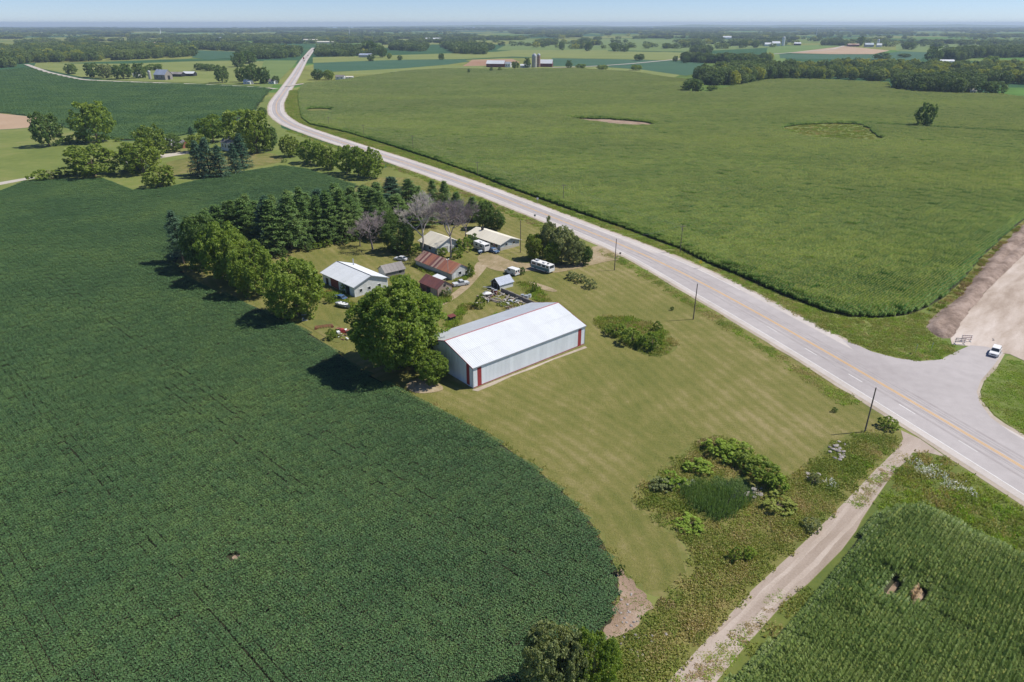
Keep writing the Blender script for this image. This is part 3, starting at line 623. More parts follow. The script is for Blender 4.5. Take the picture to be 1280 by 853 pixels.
sheet('homestead_lawn', 'mown green grass round the neighbouring homestead', LAWN_L, .012, 'm_meadow')
sheet('driveway', 'pale gravel drive entering the homestead meadow', P2([(-60, 236), (0, 228), (41, 221), (44, 223), (0, 231.5), (-60, 240)]), .03, 'm_far_road')
sheet('driveway', 'short paved drive between the homestead shrubs', P2([(150, 203), (190, 195), (235, 189), (237, 192), (195, 199), (152, 206)]), .03, 'm_far_road')
sheet('dry_lawn', 'sun browned grass in front of the dark spruces', smooth_poly(P2([(185, 214), (215, 200), (250, 196), (330, 190), (356, 196), (352, 204), (300, 212), (240, 214), (215, 222)])), .018, 'm_yard')
# farm property
PROP = P2([(507, 491), (470, 473), (440, 454), (412, 432), (372, 407), (320, 383), (270, 363), (232, 344), (222, 328), (230, 312), (266, 291), (330, 271), (400, 250.5), (430, 243.5), (470, 222), (520, 222), (600, 252), (680, 283), (740, 308), (775, 325), (840, 360), (915, 404), (980, 441), (1040, 478), (1090, 511), (1128, 540), (1129, 549), (1085, 541), (1058, 546), (1036, 556), (1012, 580), (986, 596), (972, 590), (940, 566), (905, 546), (872, 549), (840, 576), (800, 606), (788, 628), (800, 638), (830, 660), (855, 681), (862, 697), (855, 720), (838, 743), (822, 747), (806, 741), (790, 728), (773, 712), (760, 689), (740, 654), (710, 620), (670, 585), (620, 550), (560, 516)])
def lawn():
    cell = 1.3; x0, y0 = PROP.min(0); x1, y1 = PROP.max(0); nx, ny = int((x1 - x0) / cell) + 2, int((y1 - y0) / cell) + 2
    X, Y = np.meshgrid(x0 + np.arange(nx) * cell, y0 + np.arange(ny) * cell); pts = np.stack([X.ravel(), Y.ravel()], 1)
    ins = inside(pts, PROP); I = np.arange(nx * ny).reshape(ny, nx); F = np.stack([I[:-1, :-1], I[:-1, 1:], I[1:, 1:], I[1:, :-1]], -1).reshape(-1, 4); F = F[ins[F].sum(1) >= 3]
    edge = densify(np.vstack([P2([(507, 491), (560, 516), (620, 550), (670, 585), (710, 620), (740, 654), (773, 712)])]), 2); rd = CL[(SV > -60) & (SV < 200)]
    d1 = np.min(np.hypot(pts[:, None, 0] - edge[None, :, 0], pts[:, None, 1] - edge[None, :, 1]), 1); d2 = np.min(np.hypot(pts[:, None, 0] - rd[None, :, 0], pts[:, None, 1] - rd[None, :, 1]), 1)
    mow = np.where(d1 < 26, d1, d2 + 200)
    me = quad_mesh('lawn', np.column_stack([pts, np.full(len(pts), .016)]), F); a = me.attributes.new('mow', 'FLOAT', 'POINT'); a.data.foreach_set('value', mow.astype(np.float32))
    me.polygons.foreach_set('use_smooth', [True] * len(me.polygons))
    tag(link('lawn', me, 'm_lawn'), 'mown olive grass round the farm buildings', 'lawn', None, 'structure')
lawn()
sheet('lawn_base', 'grass ground under the farm property', smooth_poly(PROP, 1), 0.008, 'm_yard')
sheet('farm_drive', 'dusty brown drive leading in from the highway', smooth_poly(P2([(765, 314), (742, 306), (736, 318), (735, 326), (700, 333), (668, 330), (650, 329), (636, 326), (618, 317), (602, 317), (595, 323), (606, 334), (625, 340), (650, 341), (664, 338), (690, 343), (735, 333), (758, 327), (778, 325)]), 1), .075, 'm_drive')
for i, pl in enumerate(([(596, 326), (612, 330), (600, 345), (585, 362), (560, 380), (545, 384), (540, 380), (556, 374), (578, 358), (590, 342)], [(505, 480), (530, 470), (560, 486), (540, 492), (515, 492)], [(418, 402), (380, 398), (372, 402), (400, 418), (424, 432), (430, 420)], [(655, 352), (668, 353), (700, 364), (690, 366), (664, 358)])):
    sheet('worn_ground', ['worn wheel path curving past the red shed', 'dry bare ground beside the big machine shed corner', 'dry grass by the rusty scrap near the tree row', 'scuffed dry grass between motorhome and scrap weeds'][i], smooth_poly(P2(pl), 2), .072 + .003 * i, 'm_drive' if i != 2 else 'm_yard')
WILD = P2([(752, 808), (770, 792), (792, 782), (818, 758), (822, 748), (838, 744), (856, 721), (863, 697), (856, 680), (830, 659), (800, 637), (788, 627), (801, 605), (840, 575), (872, 548), (905, 545), (940, 565), (972, 589), (986, 595), (1012, 579), (1036, 555), (1058, 545), (1085, 540), (1126, 542), (1128, 550), (1100, 582), (1075, 607), (1040, 643), (1000, 682), (940, 737), (900, 781), (826, 861), (790, 900), (690, 900), (735, 832)])
sheet('wild_grass_ground', 'uncut rough ground round the pond and along the track', WILD, .028, 'm_verge', 'ground')
SPIT = smooth_poly(P2([(772, 708), (780, 716), (795, 732), (818, 757), (806, 772), (788, 788), (765, 800), (752, 808), (757, 790), (768, 770), (774, 742)]), 1); SPIT = densify(np.vstack([SPIT, SPIT[:1]]), .5); SPIT = SPIT + np.stack([wob(SPIT[:, 0], SPIT[:, 1], 1.4, 3), wob(SPIT[:, 0], SPIT[:, 1], 1.7, 8)], 1) * .55
sheet('bare_earth', 'sandy bare corner between soybeans and mown grass', SPIT, .09, 'm_bare')
NV = P2([(888, 862), (930, 811), (980, 755), (1010, 731), (1052, 689), (1070, 665), (1092, 628), (1122, 585), (1141, 566), (1160, 566), (1185, 574), (1240, 610), (1300, 648), (1420, 720), (1420, 780), (1280, 700), (1232, 676), (1187, 652), (1153, 636), (1120, 638), (1100, 643), (1085, 656), (1056, 696), (1030, 731), (985, 785), (935, 830), (893, 868)])
sheet('roadside_ground', 'weedy roadside strip between corn and highway', NV, .024, 'm_lush', 'ground')
ISL = P2([(1226, 490), (1231, 477), (1246, 461), (1258, 446), (1264, 445), (1282, 454), (1330, 472), (1600, 525), (1600, 700), (1330, 572), (1300, 555), (1267, 536), (1243, 519), (1229, 502)])
sheet('grass_corner', 'bright green grass corner beside the side road', ISL, .065, 'm_meadow', 'grass corner')
FV = np.vstack([P2([(1178, 453), (1199, 442), (1190, 431), (1176, 424), (1160, 413), (1160, 402)]), P2([(1160, 384), (1140, 393), (1112, 397), (1090, 398), (1060, 396), (1030, 389), (980, 370), (920, 344), (884, 329), (849, 311.5), (814, 298.5), (780, 286), (720, 265), (635, 235), (592, 217.5), (539, 199), (473, 178), (433, 166), (388, 156), (377, 148), (373, 126), (373, 113), (362, 113)]), (CL + NRM * (SH_F + .8)[:, None])[(SV < 640) & (SV > 40)][::-1], P2([(1080, 440), (1120, 451), (1150, 455.5)])])
sheet('roadside_ground', 'green roadside strip between the highway and the big corn field', FV, .022, 'm_meadow', 'ground')

SCRUB = P2([(1158, 408), (1160, 398), (1166, 382), (1182, 371), (1205, 350), (1229, 321), (1257, 295), (1281, 275), (1331, 236), (1421, 185), (1440, 190), (1335, 242), (1284, 281), (1244, 320), (1220, 348), (1206, 370), (1182, 387), (1164, 403)])
sheet('bank_top', 'scrubby strip between the corn and the dug earth bank', SCRUB, .03, 'm_verge', 'ground')
# far fields laid out to the horizon
FAR = [('hay_field', 'pale hay strip just beyond the big corn field', [(392, 94), (470, 93), (520, 88), (600, 86), (640, 87), (720, 86), (790, 90), (840, 98), (850, 94), (800, 87), (720, 82), (640, 83), (560, 82), (500, 86), (440, 89)], 'm_far_hay'),
 ('soybean_field', 'narrow dark soybean strip on the trailer side of the far highway', [(392, 91), (440, 89), (500, 86), (560, 81), (587, 77), (580, 74.5), (500, 75), (440, 77), (392, 79)], 'm_far_soy'),
 ('hay_field', 'light green field behind the narrow soybean strip', [(391, 79), (440, 77), (500, 75), (580, 74), (640, 71), (760, 67), (760, 60), (690, 58), (620, 65), (500, 69), (391, 72)], 'm_far_hay'),
 ('bare_field', 'reddish bare field beside the red barn farm', [(585, 79), (590, 75), (640, 74), (650, 78), (625, 82), (578, 83)], 'm_far_rust'),
 ('soybean_field', 'dark soybean field behind the silo farm', [(690, 83), (690, 73), (760, 74), (850, 76), (880, 79), (870, 92), (858, 95), (800, 87), (740, 83)], 'm_far_soy'),
 ('hay_field', 'long yellow green field behind the silos', [(640, 71), (640, 64), (760, 64), (860, 66), (950, 70), (950, 76), (850, 75), (760, 73.5), (690, 72.5)], 'm_far_hay'),
 ('corn_field', 'hazy corn field on the rise past the silos', [(620, 63), (640, 52), (780, 49), (960, 51), (960, 60), (860, 65), (760, 63)], 'm_far_corn'),
 ('pasture', 'bright green pasture by the white far farm', [(955, 78), (960, 58), (1040, 56), (1052, 58), (990, 66), (975, 68), (990, 80)], 'm_far_grass'),
 ('bare_field', 'tan ploughed triangle below the blue roofed farm', [(984, 66.5), (1055, 58), (1112, 63.5), (1092, 68), (1040, 68)], 'm_far_tan'),
 ('soybean_field', 'dark soybean strip under the tan ploughed triangle', [(975, 73), (974, 68), (1040, 68.5), (1094, 68.5), (1130, 64), (1160, 66), (1150, 76), (1000, 74)], 'm_far_soy'),
 ('soybean_field', 'blue green soybean field near the dark wood', [(1120, 64), (1120, 52), (1210, 53), (1280, 56), (1400, 58), (1400, 66), (1280, 64), (1210, 65), (1176, 73), (1165, 66)], 'm_far_corn'),
 ('pasture', 'sunny green clearing behind the mixed wood', [(985, 88), (985, 78), (1100, 78), (1170, 80), (1300, 76), (1400, 76), (1400, 86), (1150, 84)], 'm_far_grass'),
 ('corn_field', 'corn field on the cottage side of the far highway', [(325, 109), (338, 111), (366, 84), (372, 76), (330, 76), (322, 92)], 'm_far_corn'),
 ('hay_field', 'pale green meadow behind the grey gambrel barn', [(150, 101), (240, 104), (325, 108), (322, 95), (330, 77), (300, 76), (240, 77), (160, 80), (112, 80), (45, 79), (42, 84), (103, 97)], 'm_far_hay'),
 ('soybean_field', 'small teal field between dark woods behind the meadow', [(240, 72), (246, 63), (295, 65), (300, 72), (260, 75)], 'm_far_soy'),
 ('bare_field', 'tan gap in the far trees below the white tower', [(190, 54), (205, 47), (212, 50), (206, 54)], 'm_far_tan'),
 ('hay_field', 'pale green field among far trees past the highway end', [(470, 60), (490, 48), (560, 49), (540, 56), (500, 60)], 'm_far_hay')]
for i, (nm, lb, pl, mt) in enumerate(FAR): sheet(nm, lb, P2(pl), .06 + .02 * i, mt)
ROADS = [('side_road', 'pale lane past the grey gambrel barn', [(33, 81), (60, 91), (103, 100.5), (165, 103), (250, 106), (325, 109.5), (345, 112)], 8, 'm_far_road'),
 ('side_road', 'straight pale lane beyond the silo farm', [(690, 85), (740, 83.5), (790, 80), (842, 75), (860, 73)], 9, 'm_far_road'), ('side_road', 'short lane to the white trailers', [(352, 110), (375, 105), (395, 104)], 7, 'm_far_road'),
 ('side_road', 'lane across the green pasture', [(940, 70), (985, 66.5), (1040, 62), (1055, 57.5)], 9, 'm_far_road'), ('farm_drive', 'pale farm drive to the red barn', [(575, 93), (600, 91.5), (640, 88)], 7, 'm_far_road'),
 ('farm_drive', 'pale farm lane ending at the reddish bare field', [(577, 85.3), (605, 85)], 10, 'm_far_road')]
for nm, lb, pl, w, mt in ROADS:
    c = gsm(densify(P2(pl), 8.0), 3); t = np.gradient(c, axis=0); t /= np.hypot(*t.T)[:, None]; nr = np.stack([t[:, 1], -t[:, 0]], 1); n = len(c)
    me = quad_mesh(nm, np.column_stack([np.vstack([c + nr * w / 2, c - nr * w / 2]), np.full(2 * n, .5)]), [(i, i + 1, n + i + 1, n + i) for i in range(n - 1)]); tag(link(nm, me, mt), lb, 'road', None, 'structure')

# ================================================================== CROPS AND WILD PLANTS (uncountable: stuff)
def crop(name, label, poly, sx, sy, ang, protos, zs, cat, holes=(), cut=None, seed=1, vary=.12, trim=0.4):
    p = grid_pts(poly, sx, sy, ang, holes)
    if trim: p = p[poly_dist(p, poly) > trim]
    if cut is not None: p = p[cut(p)]
    n = len(p); rng = RS(seed); s = np.ones((n, 3)); s[:, 2] = zs * (1 + vary * wob(p[:, 0], p[:, 1], .03, seed) + .05 * rng.randn(n))
    return scatter(name, label, cat, z0(p), ang + math.pi * rng.randint(0, 2, n), s, protos, rng.randint(0, len(protos), n)), p
soyp = []
for k in range(3):
    me = soy_patch(200 + k, 1.52, 78, .2, 4); me.materials.append(MATS['l_soy']); soyp.append(proto('soy_patch', me))
p = grid_pts(SOY, 1.52, 1.52, rad(-43)); far_ = np.hypot(*p.T) > 400; vis = np.abs(p[:, 0]) < p[:, 1] * .86 + 45; p = p[vis & (p[:, 1] > 40) & (poly_dist(p, SOY) > .3)]
rng = RS(3); n = len(p); s = np.ones((n, 3)); s[:, 2] = 1 + .14 * wob(p[:, 0], p[:, 1], .12, 1) + .1 * rng.randn(n)
rowq = p @ np.array([-math.sin(rad(-43)), math.cos(rad(-43))]); alongq = p @ np.array([math.cos(rad(-43)), math.sin(rad(-43))])
for px, py, gap, lo, hi in ((20, 755, 2.1, -30, 60), (340, 600, 2.1, -45, 10), (150, 420, 2.1, -60, 60), (520, 640, 2.1, -40, 25), (250, 760, 2.1, -25, 40), (60, 540, 2.1, -50, 30)):
    b = np.array(at(px, py)); r0 = b @ np.array([-math.sin(rad(-43)), math.cos(rad(-43))]); a0 = b @ np.array([math.cos(rad(-43)), math.sin(rad(-43))])
    for g in (0, gap):
        hit = (np.abs(rowq - r0 - g) < .76) & (alongq - a0 > lo) & (alongq - a0 < hi) & (rng.rand(n) < .5); s[hit, 1] *= .84; s[hit, 2] *= .8
spot = np.hypot(*(p - np.array(at(296, 697))).T) < .8; p, s, n = p[~spot], s[~spot], (~spot).sum()
scatter('soybean_plants', 'dense dark soybean plants covering the big field', 'soybeans', z0(p), rad(-43) + math.pi * rng.randint(0, 2, n), s, soyp, rng.randint(0, 3, n))
tag(link('bare_patch', sheet_mesh('bare_patch', np.array(at(296, 697)) + np.array([(math.cos(a) * .7, math.sin(a) * .5) for a in np.linspace(0, 5.6, 8)]), .05), 'm_bare'), 'tiny pale bare spot out in the soybeans', 'bare patch', None, 'structure')
soyl = []
for k in range(2):
    me = soy_patch(210 + k, 6, 16, .5, 16); me.materials.append(MATS['l_soy']); soyl.append(proto('soy_patch', me))
crop('soybean_plants', 'soybean plants of the field beyond the homestead', SOY2, 6, 6, rad(-10), soyl, 1.0, 'soybeans')
def corn_field(name, label, poly, holes, keep, protos, edge_protos, seed, sc):
    """blocks of five rows inside, single row lengths along the edges so that the outline stays true"""
    c, s_ = math.cos(ROW), math.sin(ROW); Rm = np.array([[c, s_], [-s_, c]]); q = poly @ Rm.T; x0, y0 = q.min(0); x1, y1 = q.max(0)
    nx, ny = int((x1 - x0) / 4) + 1, int((y1 - y0) / 3.8) + 1; X, Y = np.meshgrid(x0 + 2 + 4 * np.arange(nx), y0 + 1.9 + 3.8 * np.arange(ny)); C = np.stack([X.ravel(), Y.ravel()], 1) @ Rm
    k = keep(C); C = C[k]
    def dist(p):
        d = poly_dist(p, poly); ins = inside(p, poly)
        for h in holes: d = np.minimum(d, poly_dist(p, h)); ins &= ~inside(p, h)
        return np.where(ins, d, -d)
    d = dist(C); full = C[d > 2.8]; part = C[(d <= 2.8) & (d > -2.8)]
    gx, gy = np.meshgrid((np.arange(4) - 1.5), (np.arange(5) - 2) * .76); off = np.stack([gx.ravel(), gy.ravel()], 1) @ Rm
    fine = (part[:, None] + off[None]).reshape(-1, 2); fine = fine[dist(fine) > .25]
    rng = RS(seed)
    for nm, p, pr in ((label, full, protos), (label + ', ragged edge rows', fine, edge_protos)):
        n = len(p); s = np.ones((n, 3)); s[:, 2] = 1 + sc * wob(p[:, 0], p[:, 1] * 1.8, .016 if sc > .13 else .15, 2) + .07 * rng.randn(n); s[:, 2] *= 1 if pr is protos else (.5 + .5 * np.clip(dist(p) / 3.2, 0, 1))
        scatter(name, nm, 'corn', z0(p), ROW + math.pi * rng.randint(0, 2, n), s, pr, rng.randint(0, len(pr), n))
cornp = [proto('corn_patch', corn_patch(220 + k, 4, 5)) for k in range(3)]; corne = [proto('corn_patch', corn_patch(225 + k, 1, 1)) for k in range(4)]
class LaneHole: pass
tl = np.gradient(LANE, axis=0); tl /= np.hypot(*tl.T)[:, None]; nl_ = np.stack([-tl[:, 1], tl[:, 0]], 1); LANEP = np.vstack([LANE + nl_ * 2.7, (LANE - nl_ * 2.7)[::-1]])
corn_field('corn_plants', 'tall tasselled corn filling the broad field across the highway', BIGCORN, (HOLE1, HOLE2, HOLE3, LANEP), lambda p: np.abs(p[:, 0]) < p[:, 1] * .84 + 30, cornp, corne, 5, .16)
ncp = [proto('corn_patch', corn_patch(230 + k, 4, 5, .76, .17, 2.0, 9, 'l_corn_dark', .1, .55, .055, .5)) for k in range(4)]; nce = [proto('corn_patch', corn_patch(235 + k, 1, 1, .76, .17, 2.0, 9, 'l_corn_dark', .1, .55, .055, .5)) for k in range(4)]
corn_field('corn_plants', 'dark green corn in clear rows beside the dirt track', NCORN, (NH1, NH2), lambda p: (np.abs(p[:, 0]) < p[:, 1] * 1.1 + 15) & (p[:, 1] > 42), ncp, nce, 6, .12)
brc = [proto('corn_patch', corn_patch(245, 1, 1, .76, .2, 1.75, 9, 'l_withered', 0))]
p = np.vstack([grid_pts(h, 1, .76, ROW) for h in (NH1, NH2)]); scatter('withered_corn', 'short withered tan corn in two gaps of the rows', 'corn', z0(p), np.full(len(p), ROW), np.ones(len(p)), brc)
# grasses
gp = [proto('grass_patch', grass_patch(240 + k, 2.2, 150, .42, .07, .6, m, c)) for k, (m, c) in enumerate((('l_weed', 0), ('l_verge', 6), ('l_brown', 5), ('l_bright', 5)))]
def grass(name, label, poly, per, seed, picks, hs=1.0, holes=(), cat='grass', inset=.75):
    p = rand_pts(poly, per, seed, holes); p = p[poly_dist(p, poly) > inset]; n = len(p)
    for h in holes:
        k = poly_dist(p, h) > inset; p = p[k]
    n = len(p)
    if n == 0: return
    rng = RS(seed); sc = .7 + .6 * rng.rand(n); s = np.stack([sc, sc, sc * hs * (1 + .3 * wob(p[:, 0], p[:, 1], .3, seed))], 1)
    w = wob(p[:, 0], p[:, 1], .12, seed + 1) * .6 + rng.rand(n) * .8; i = np.clip((w - w.min()) / (w.max() - w.min() + 1e-6) * len(picks), 0, len(picks) - 1).astype(int)
    return scatter(name, label, cat, z0(p), rng.rand(n) * 6.28, s, gp, np.array(picks)[i])
CATT = smooth_poly(P2([(852, 616), (870, 605), (895, 600), (925, 598), (945, 604), (948, 618), (930, 632), (905, 652), (888, 648), (865, 634)]))
grass('wild_grass', 'tall uncut olive and rusty grass round the pond', WILD, 1.15, 11, [3, 1, 0, 0, 1, 0, 0, 2], .8, (CATT,))
grass('roadside_grass', 'lush weeds between corn and highway', NV, .8, 12, [3, 3, 1, 0, 3, 0, 1], 1.0)
grass('roadside_grass', 'long green grass along the corn side of the highway', FV, .95, 13, [3, 1, 0, 3, 1, 0], .55, (APG, APRON))
grass('bank_weeds', 'dark weeds along the top of the dug bank', SCRUB, .5, 19, [1, 0, 2, 1], 1.2, cat='weeds')
grass('straw', 'dry straw litter on the sandy bare corner', SPIT, .5, 20, [2, 2, 0], .25, inset=.2)
grass('corner_grass', 'bright grass on the corner by the side road', ISL, 1.1, 14, [3, 3, 1], .45, (APG,))
DITCH = np.vstack([(CL - NRM * (SH_N + 1.5)[:, None])[(SV > -42) & (SV < 78)], (CL - NRM * (SH_N + 6.0)[:, None])[(SV > -42) & (SV < 78)][::-1]])  # ground stays flat; a greener tuft band stands in for the ditch's shading
grass('ditch_grass', 'greener grass beside the lawn, its tone standing in for ditch shade', DITCH, .8, 15, [1, 3, 0, 1], .42)
DITCH2 = np.vstack([(CL - NRM * (SH_N + 1.5)[:, None])[(SV > 96) & (SV < 420)], (CL - NRM * (SH_N + 7.0)[:, None])[(SV > 96) & (SV < 420)][::-1]])
grass('ditch_grass', 'rough grass along the highway past the farm drive', DITCH2, .7, 16, [0, 3, 1, 2], .5)
WEED = smooth_poly(P2([(733, 401), (748, 395), (780, 394), (812, 402), (838, 418), (850, 434), (836, 444), (812, 447), (785, 434), (755, 415)]))
sheet('rough_patch', 'unmown weedy patch in the lawn past the shed', WEED, .03, 'm_verge', 'weed patch'); grass('patch_weeds', 'tall green weeds standing in the lawn patch', WEED, 1.0, 17, [1, 0, 3, 0, 1, 0], 1.2, cat='weeds')
grass('hollow_plants', 'pale flowering weeds in the wet hollow of the corn', HOLE2, .3, 18, [3, 1, 0, 1], .8, cat='weeds')
YARD = [[(480, 340), (520, 352), (530, 368), (515, 385), (500, 372)], [(508, 330), (525, 327), (560, 345), (548, 349), (530, 342)], [(566, 386), (592, 376), (598, 384), (580, 392), (572, 416), (556, 412)], [(606, 398), (640, 389), (690, 382), (640, 398), (590, 410)], [(642, 352), (660, 352), (682, 366), (692, 378), (672, 378), (650, 364)], [(402, 358), (420, 366), (440, 374), (446, 384), (424, 386), (402, 374)], [(535, 372), (562, 370), (570, 376), (548, 381)], [(618, 382), (640, 376), (658, 382), (632, 389)], [(405, 408), (440, 420), (430, 428), (410, 418)], [(556, 330), (600, 340), (585, 350), (566, 356)]]
for k, pl in enumerate(YARD):
    grass('yard_weeds', ['weeds behind the big round tree', 'weeds along the rusty roofed barn wall', 'weeds around the small rusty box', 'weeds along the back of the machine shed', 'weeds behind the scrap planks', 'weeds in front of the white barn', 'weeds at the foot of the red shed', 'weeds among the scrap heap', 'weeds by the red scrap', 'weeds near the parked pickup'][k], smooth_poly(P2(pl), 1), 1.0, 30 + k, [3, 1, 3, 0], 1.5, cat='weeds')
rp = proto('reed_patch', grass_patch(260, 2.0, 170, 1.9, .045, .35, 'l_reed'))
PONDW = smooth_poly(P2([(858, 620), (880, 606), (925, 600), (945, 610), (930, 630), (905, 650), (885, 645)])); sheet('pond', 'dark shallow pond water hidden among cattails', PONDW, .034, 'm_pond')
p = rand_pts(CATT, .9, 41); mid = np.hypot((p[:, 0] - at(925, 606)[0]) / 1.3, p[:, 1] - at(925, 606)[1]); n = len(p); scatter('cattails', 'dense dark green cattails standing in the pond', 'cattails', z0(p), RS(1).rand(n) * 6.28, np.stack([np.ones(n), np.ones(n), np.where(mid < 3.6, .2, .55 + .35 * RS(2).rand(n))], 1), [rp])
fp = proto('flower_patch', grass_patch(262, 1.6, 40, .75, .09, .5, 'l_flower'))
for k, (pl, per) in enumerate((([(1140, 578), (1160, 572), (1172, 590), (1155, 604), (1140, 594)], .35), ([(1165, 592), (1200, 598), (1225, 615), (1215, 622), (1175, 608)], .35), ([(868, 603), (882, 606), (870, 616), (858, 613)], .5), ([(1040, 585), (1060, 590), (1030, 620), (1015, 612)], .05))):
    p = rand_pts(smooth_poly(P2(pl)), per, 50 + k); n = len(p); scatter('wild_flowers', ['white flower heads in the roadside weeds by the track mouth', 'white flower heads between corn and highway', 'pale flower heads above the pond', 'few pale flower heads in wild grass'][k], 'flowers', z0(p), RS(3).rand(n) * 6.28, .7 + .5 * RS(4).rand(n), [fp])
for poly, lb in ((MID, 'grass strip down the middle of the dirt track'), (MID2, 'grass strip where the dirt track meets the highway'), (EDG, 'grass streak on the side of the dirt track')): grass('track_grass', lb, poly, 1.6, 70, [0, 1, 2, 3], .3, inset=.1)
spr = proto('tuft', grass_patch(265, 1.2, 40, .3, .06, .5, 'l_weed')); edge = densify(P2([(507, 491), (560, 516), (620, 550), (670, 585), (710, 620), (740, 654), (773, 712)]), .8); edge = edge + RS(7).randn(*edge.shape) * .5
scatter('edge_grass', 'grass tufts along the soybean edge of the lawn', 'grass', z0(edge), RS(8).rand(len(edge)) * 6.28, .6 + .6 * RS(9).rand(len(edge)), [spr])

# ================================================================== FAR WOODS (one mass each: stuff)
lowp = []
for i in range(4):
    t, c, h, R = PRO['broad_low'][i]
    for mt in ('l_wood', 'l_fardark', 'l_fargold'):
        me = c.copy(); me.materials.clear(); me.materials.append(MATS[mt]); lowp.append(proto('far_tree', me))
midp = []
for i in range(4):
    t, c, h, R = PRO['broad_mid'][i]
    for mt in ('l_wood', 'l_fardark', 'l_fargold'):
        me = c.copy(); me.materials.clear(); me.materials.append(MATS[mt]); midp.append(proto('far_tree', me))
def wood(name, label, pl, per, seed, h=14, kinds=(.55, .3, .15), spread=1.0):
    poly = P2(pl); p = rand_pts(poly, per, seed); rng = RS(seed); n = len(p)
    if n == 0: return
    k = rng.choice(3, n, p=kinds); v = rng.randint(0, 4, n); hh = h / 12 * (.65 + .6 * rng.rand(n)); w = hh * (.75 + .5 * rng.rand(n)) * spread
    return scatter(name, label, 'woods', z0(p, -.3), rng.rand(n) * 6.28, np.stack([w, w, hh], 1), midp if poly[:, 1].min() < 1500 else lowp, v * 3 + k)
WOODS = [('wood at the corner of the big corn field', [(872, 103), (880, 106.5), (909, 108.5), (930, 105), (960, 99), (985, 98), (990, 90), (920, 92), (880, 97)], .011, 16, (.62, .34, .04)),
 ('mixed yellow green wood along the top of the corn', [(960, 99), (1110, 102), (1130, 104), (1280, 108), (1420, 112), (1420, 90), (1280, 86), (1150, 86), (1050, 84), (985, 89)], .0052, 13, (.4, .2, .4)),
 ('dark wood round the hidden house at the corn edge', [(1115, 112), (1140, 115.5), (1200, 118.5), (1214, 117), (1212, 111), (1130, 106)], .011, 14, (.3, .66, .04)),
 ('dense dark wood on the hill beyond the sunny clearing', [(1176, 76), (1200, 77), (1215, 73), (1280, 72), (1380, 72), (1380, 66), (1210, 68), (1176, 72)], .012, 17, (.3, .7, 0)),
 ('long wood beyond the gambrel barn', [(-80, 92), (0, 86), (12, 85), (34, 79), (112, 77), (160, 75), (242, 71), (245, 63), (160, 60), (60, 60), (0, 64), (-80, 70)], .0042, 16, (.6, .3, .1)),
 ('dark wood above the teal field', [(242, 62), (300, 64.5), (310, 60), (250, 57)], .007, 15, (.3, .7, 0)),
 ('wood behind the cottage at the far highway', [(300, 75), (340, 74), (371, 72.5), (376, 66), (340, 61), (300, 63)], .007, 15, (.6, .4, 0)),
 ('wood behind the pale roofed building at the far highway', [(396, 71), (445, 71), (470, 70), (478, 63), (400, 62)], .007, 14, (.55, .4, .05)),
 ('oblong wood past the pale field', [(488, 63), (530, 65), (535, 59), (490, 57)], .007, 15, (.4, .6, 0)),
 ('stepped wood behind the lone far tree', [(570, 67), (605, 69), (606, 65), (620, 61), (550, 58)], .007, 15, (.55, .45, 0)),
 ('plantation block beyond the lane', [(865, 66), (887, 66.5), (887, 63), (865, 62.5)], .012, 13, (.3, .7, 0)),
 ('row of trees between dark soybean field and lane', [(855, 78), (960, 81), (960, 77.5), (855, 75)], .006, 14, (.5, .45, .05)),
 ('windbreak at the red roofed far farm', [(1028, 57), (1060, 57.5), (1060, 55.5), (1028, 55.5)], .01, 13, (.2, .8, 0))]
for i, (lb, pl, per, h, kd) in enumerate(WOODS): wood('wood', lb, pl, per, 300 + i, h, kd)
def far_mass():
    rng = RS(77); P = []
    for k in range(520):      # woodlots and hedgerows, thicker towards the horizon
        v = 33.6 + (rng.rand() ** 1.5) * 25.0; u = -120 + rng.rand() * 1520; x, y = at(u, v)
        if v > 55 and u < 640 or (v > 40 and rng.rand() < .62): continue
        open_ = v > (47 if u > 960 else 49 if u > 640 else 60)
        ln = rng.uniform(60, 260) * (1 + y / 2500); wd = rng.choice([8, 18, 60, 140]) * (1 + y / 4000)
        if open_: ln = rng.uniform(15, 130); wd = rng.choice([6, 10, 25])
        if 970 < u < 1115 and 55 < v < 69: continue
        n = int(min(ln * wd * .0022 + ln / 9 + 1, 130)); a = rng.randn() * .12; q = np.stack([(rng.rand(n) - .5) * ln, (rng.rand(n) - .5) * wd], 1); c, s = math.cos(a), math.sin(a)
        P.append(q @ np.array([[c, s], [-s, c]]) + np.array([x, y]))
    for k in range(420):      # single trees and small clumps along field edges
        u = -120 + rng.rand() * 1520; v = 38 + rng.rand() * 24; x, y = at(u, v)
        if 970 < u < 1115 and 57 < v < 69 or (u < 640 and v > 58) or (330 < u < 420 and v > 55): continue
        n = rng.randint(1, 7); P.append(np.stack([x + rng.randn(n) * 14 * (1 + y / 3000), y + rng.randn(n) * 14], 1))
    p = np.vstack(P); p = p[(p[:, 1] < 13000) & (p[:, 1] > 1700)]; n = len(p); hh = 1.15 * (.6 + .6 * rng.rand(n)); w = hh * (1. + .6 * rng.rand(n)) * (1 + p[:, 1] / 9000)
    kk = rng.choice(3, n, p=(.52, .4, .08)); scatter('far_trees', 'countless far trees and hedgerows fading towards the lake', 'woods', z0(p, -.4), rng.rand(n) * 6.28, np.stack([w, w, hh], 1), lowp, rng.randint(0, 4, n) * 3 + kk)
far_mass()

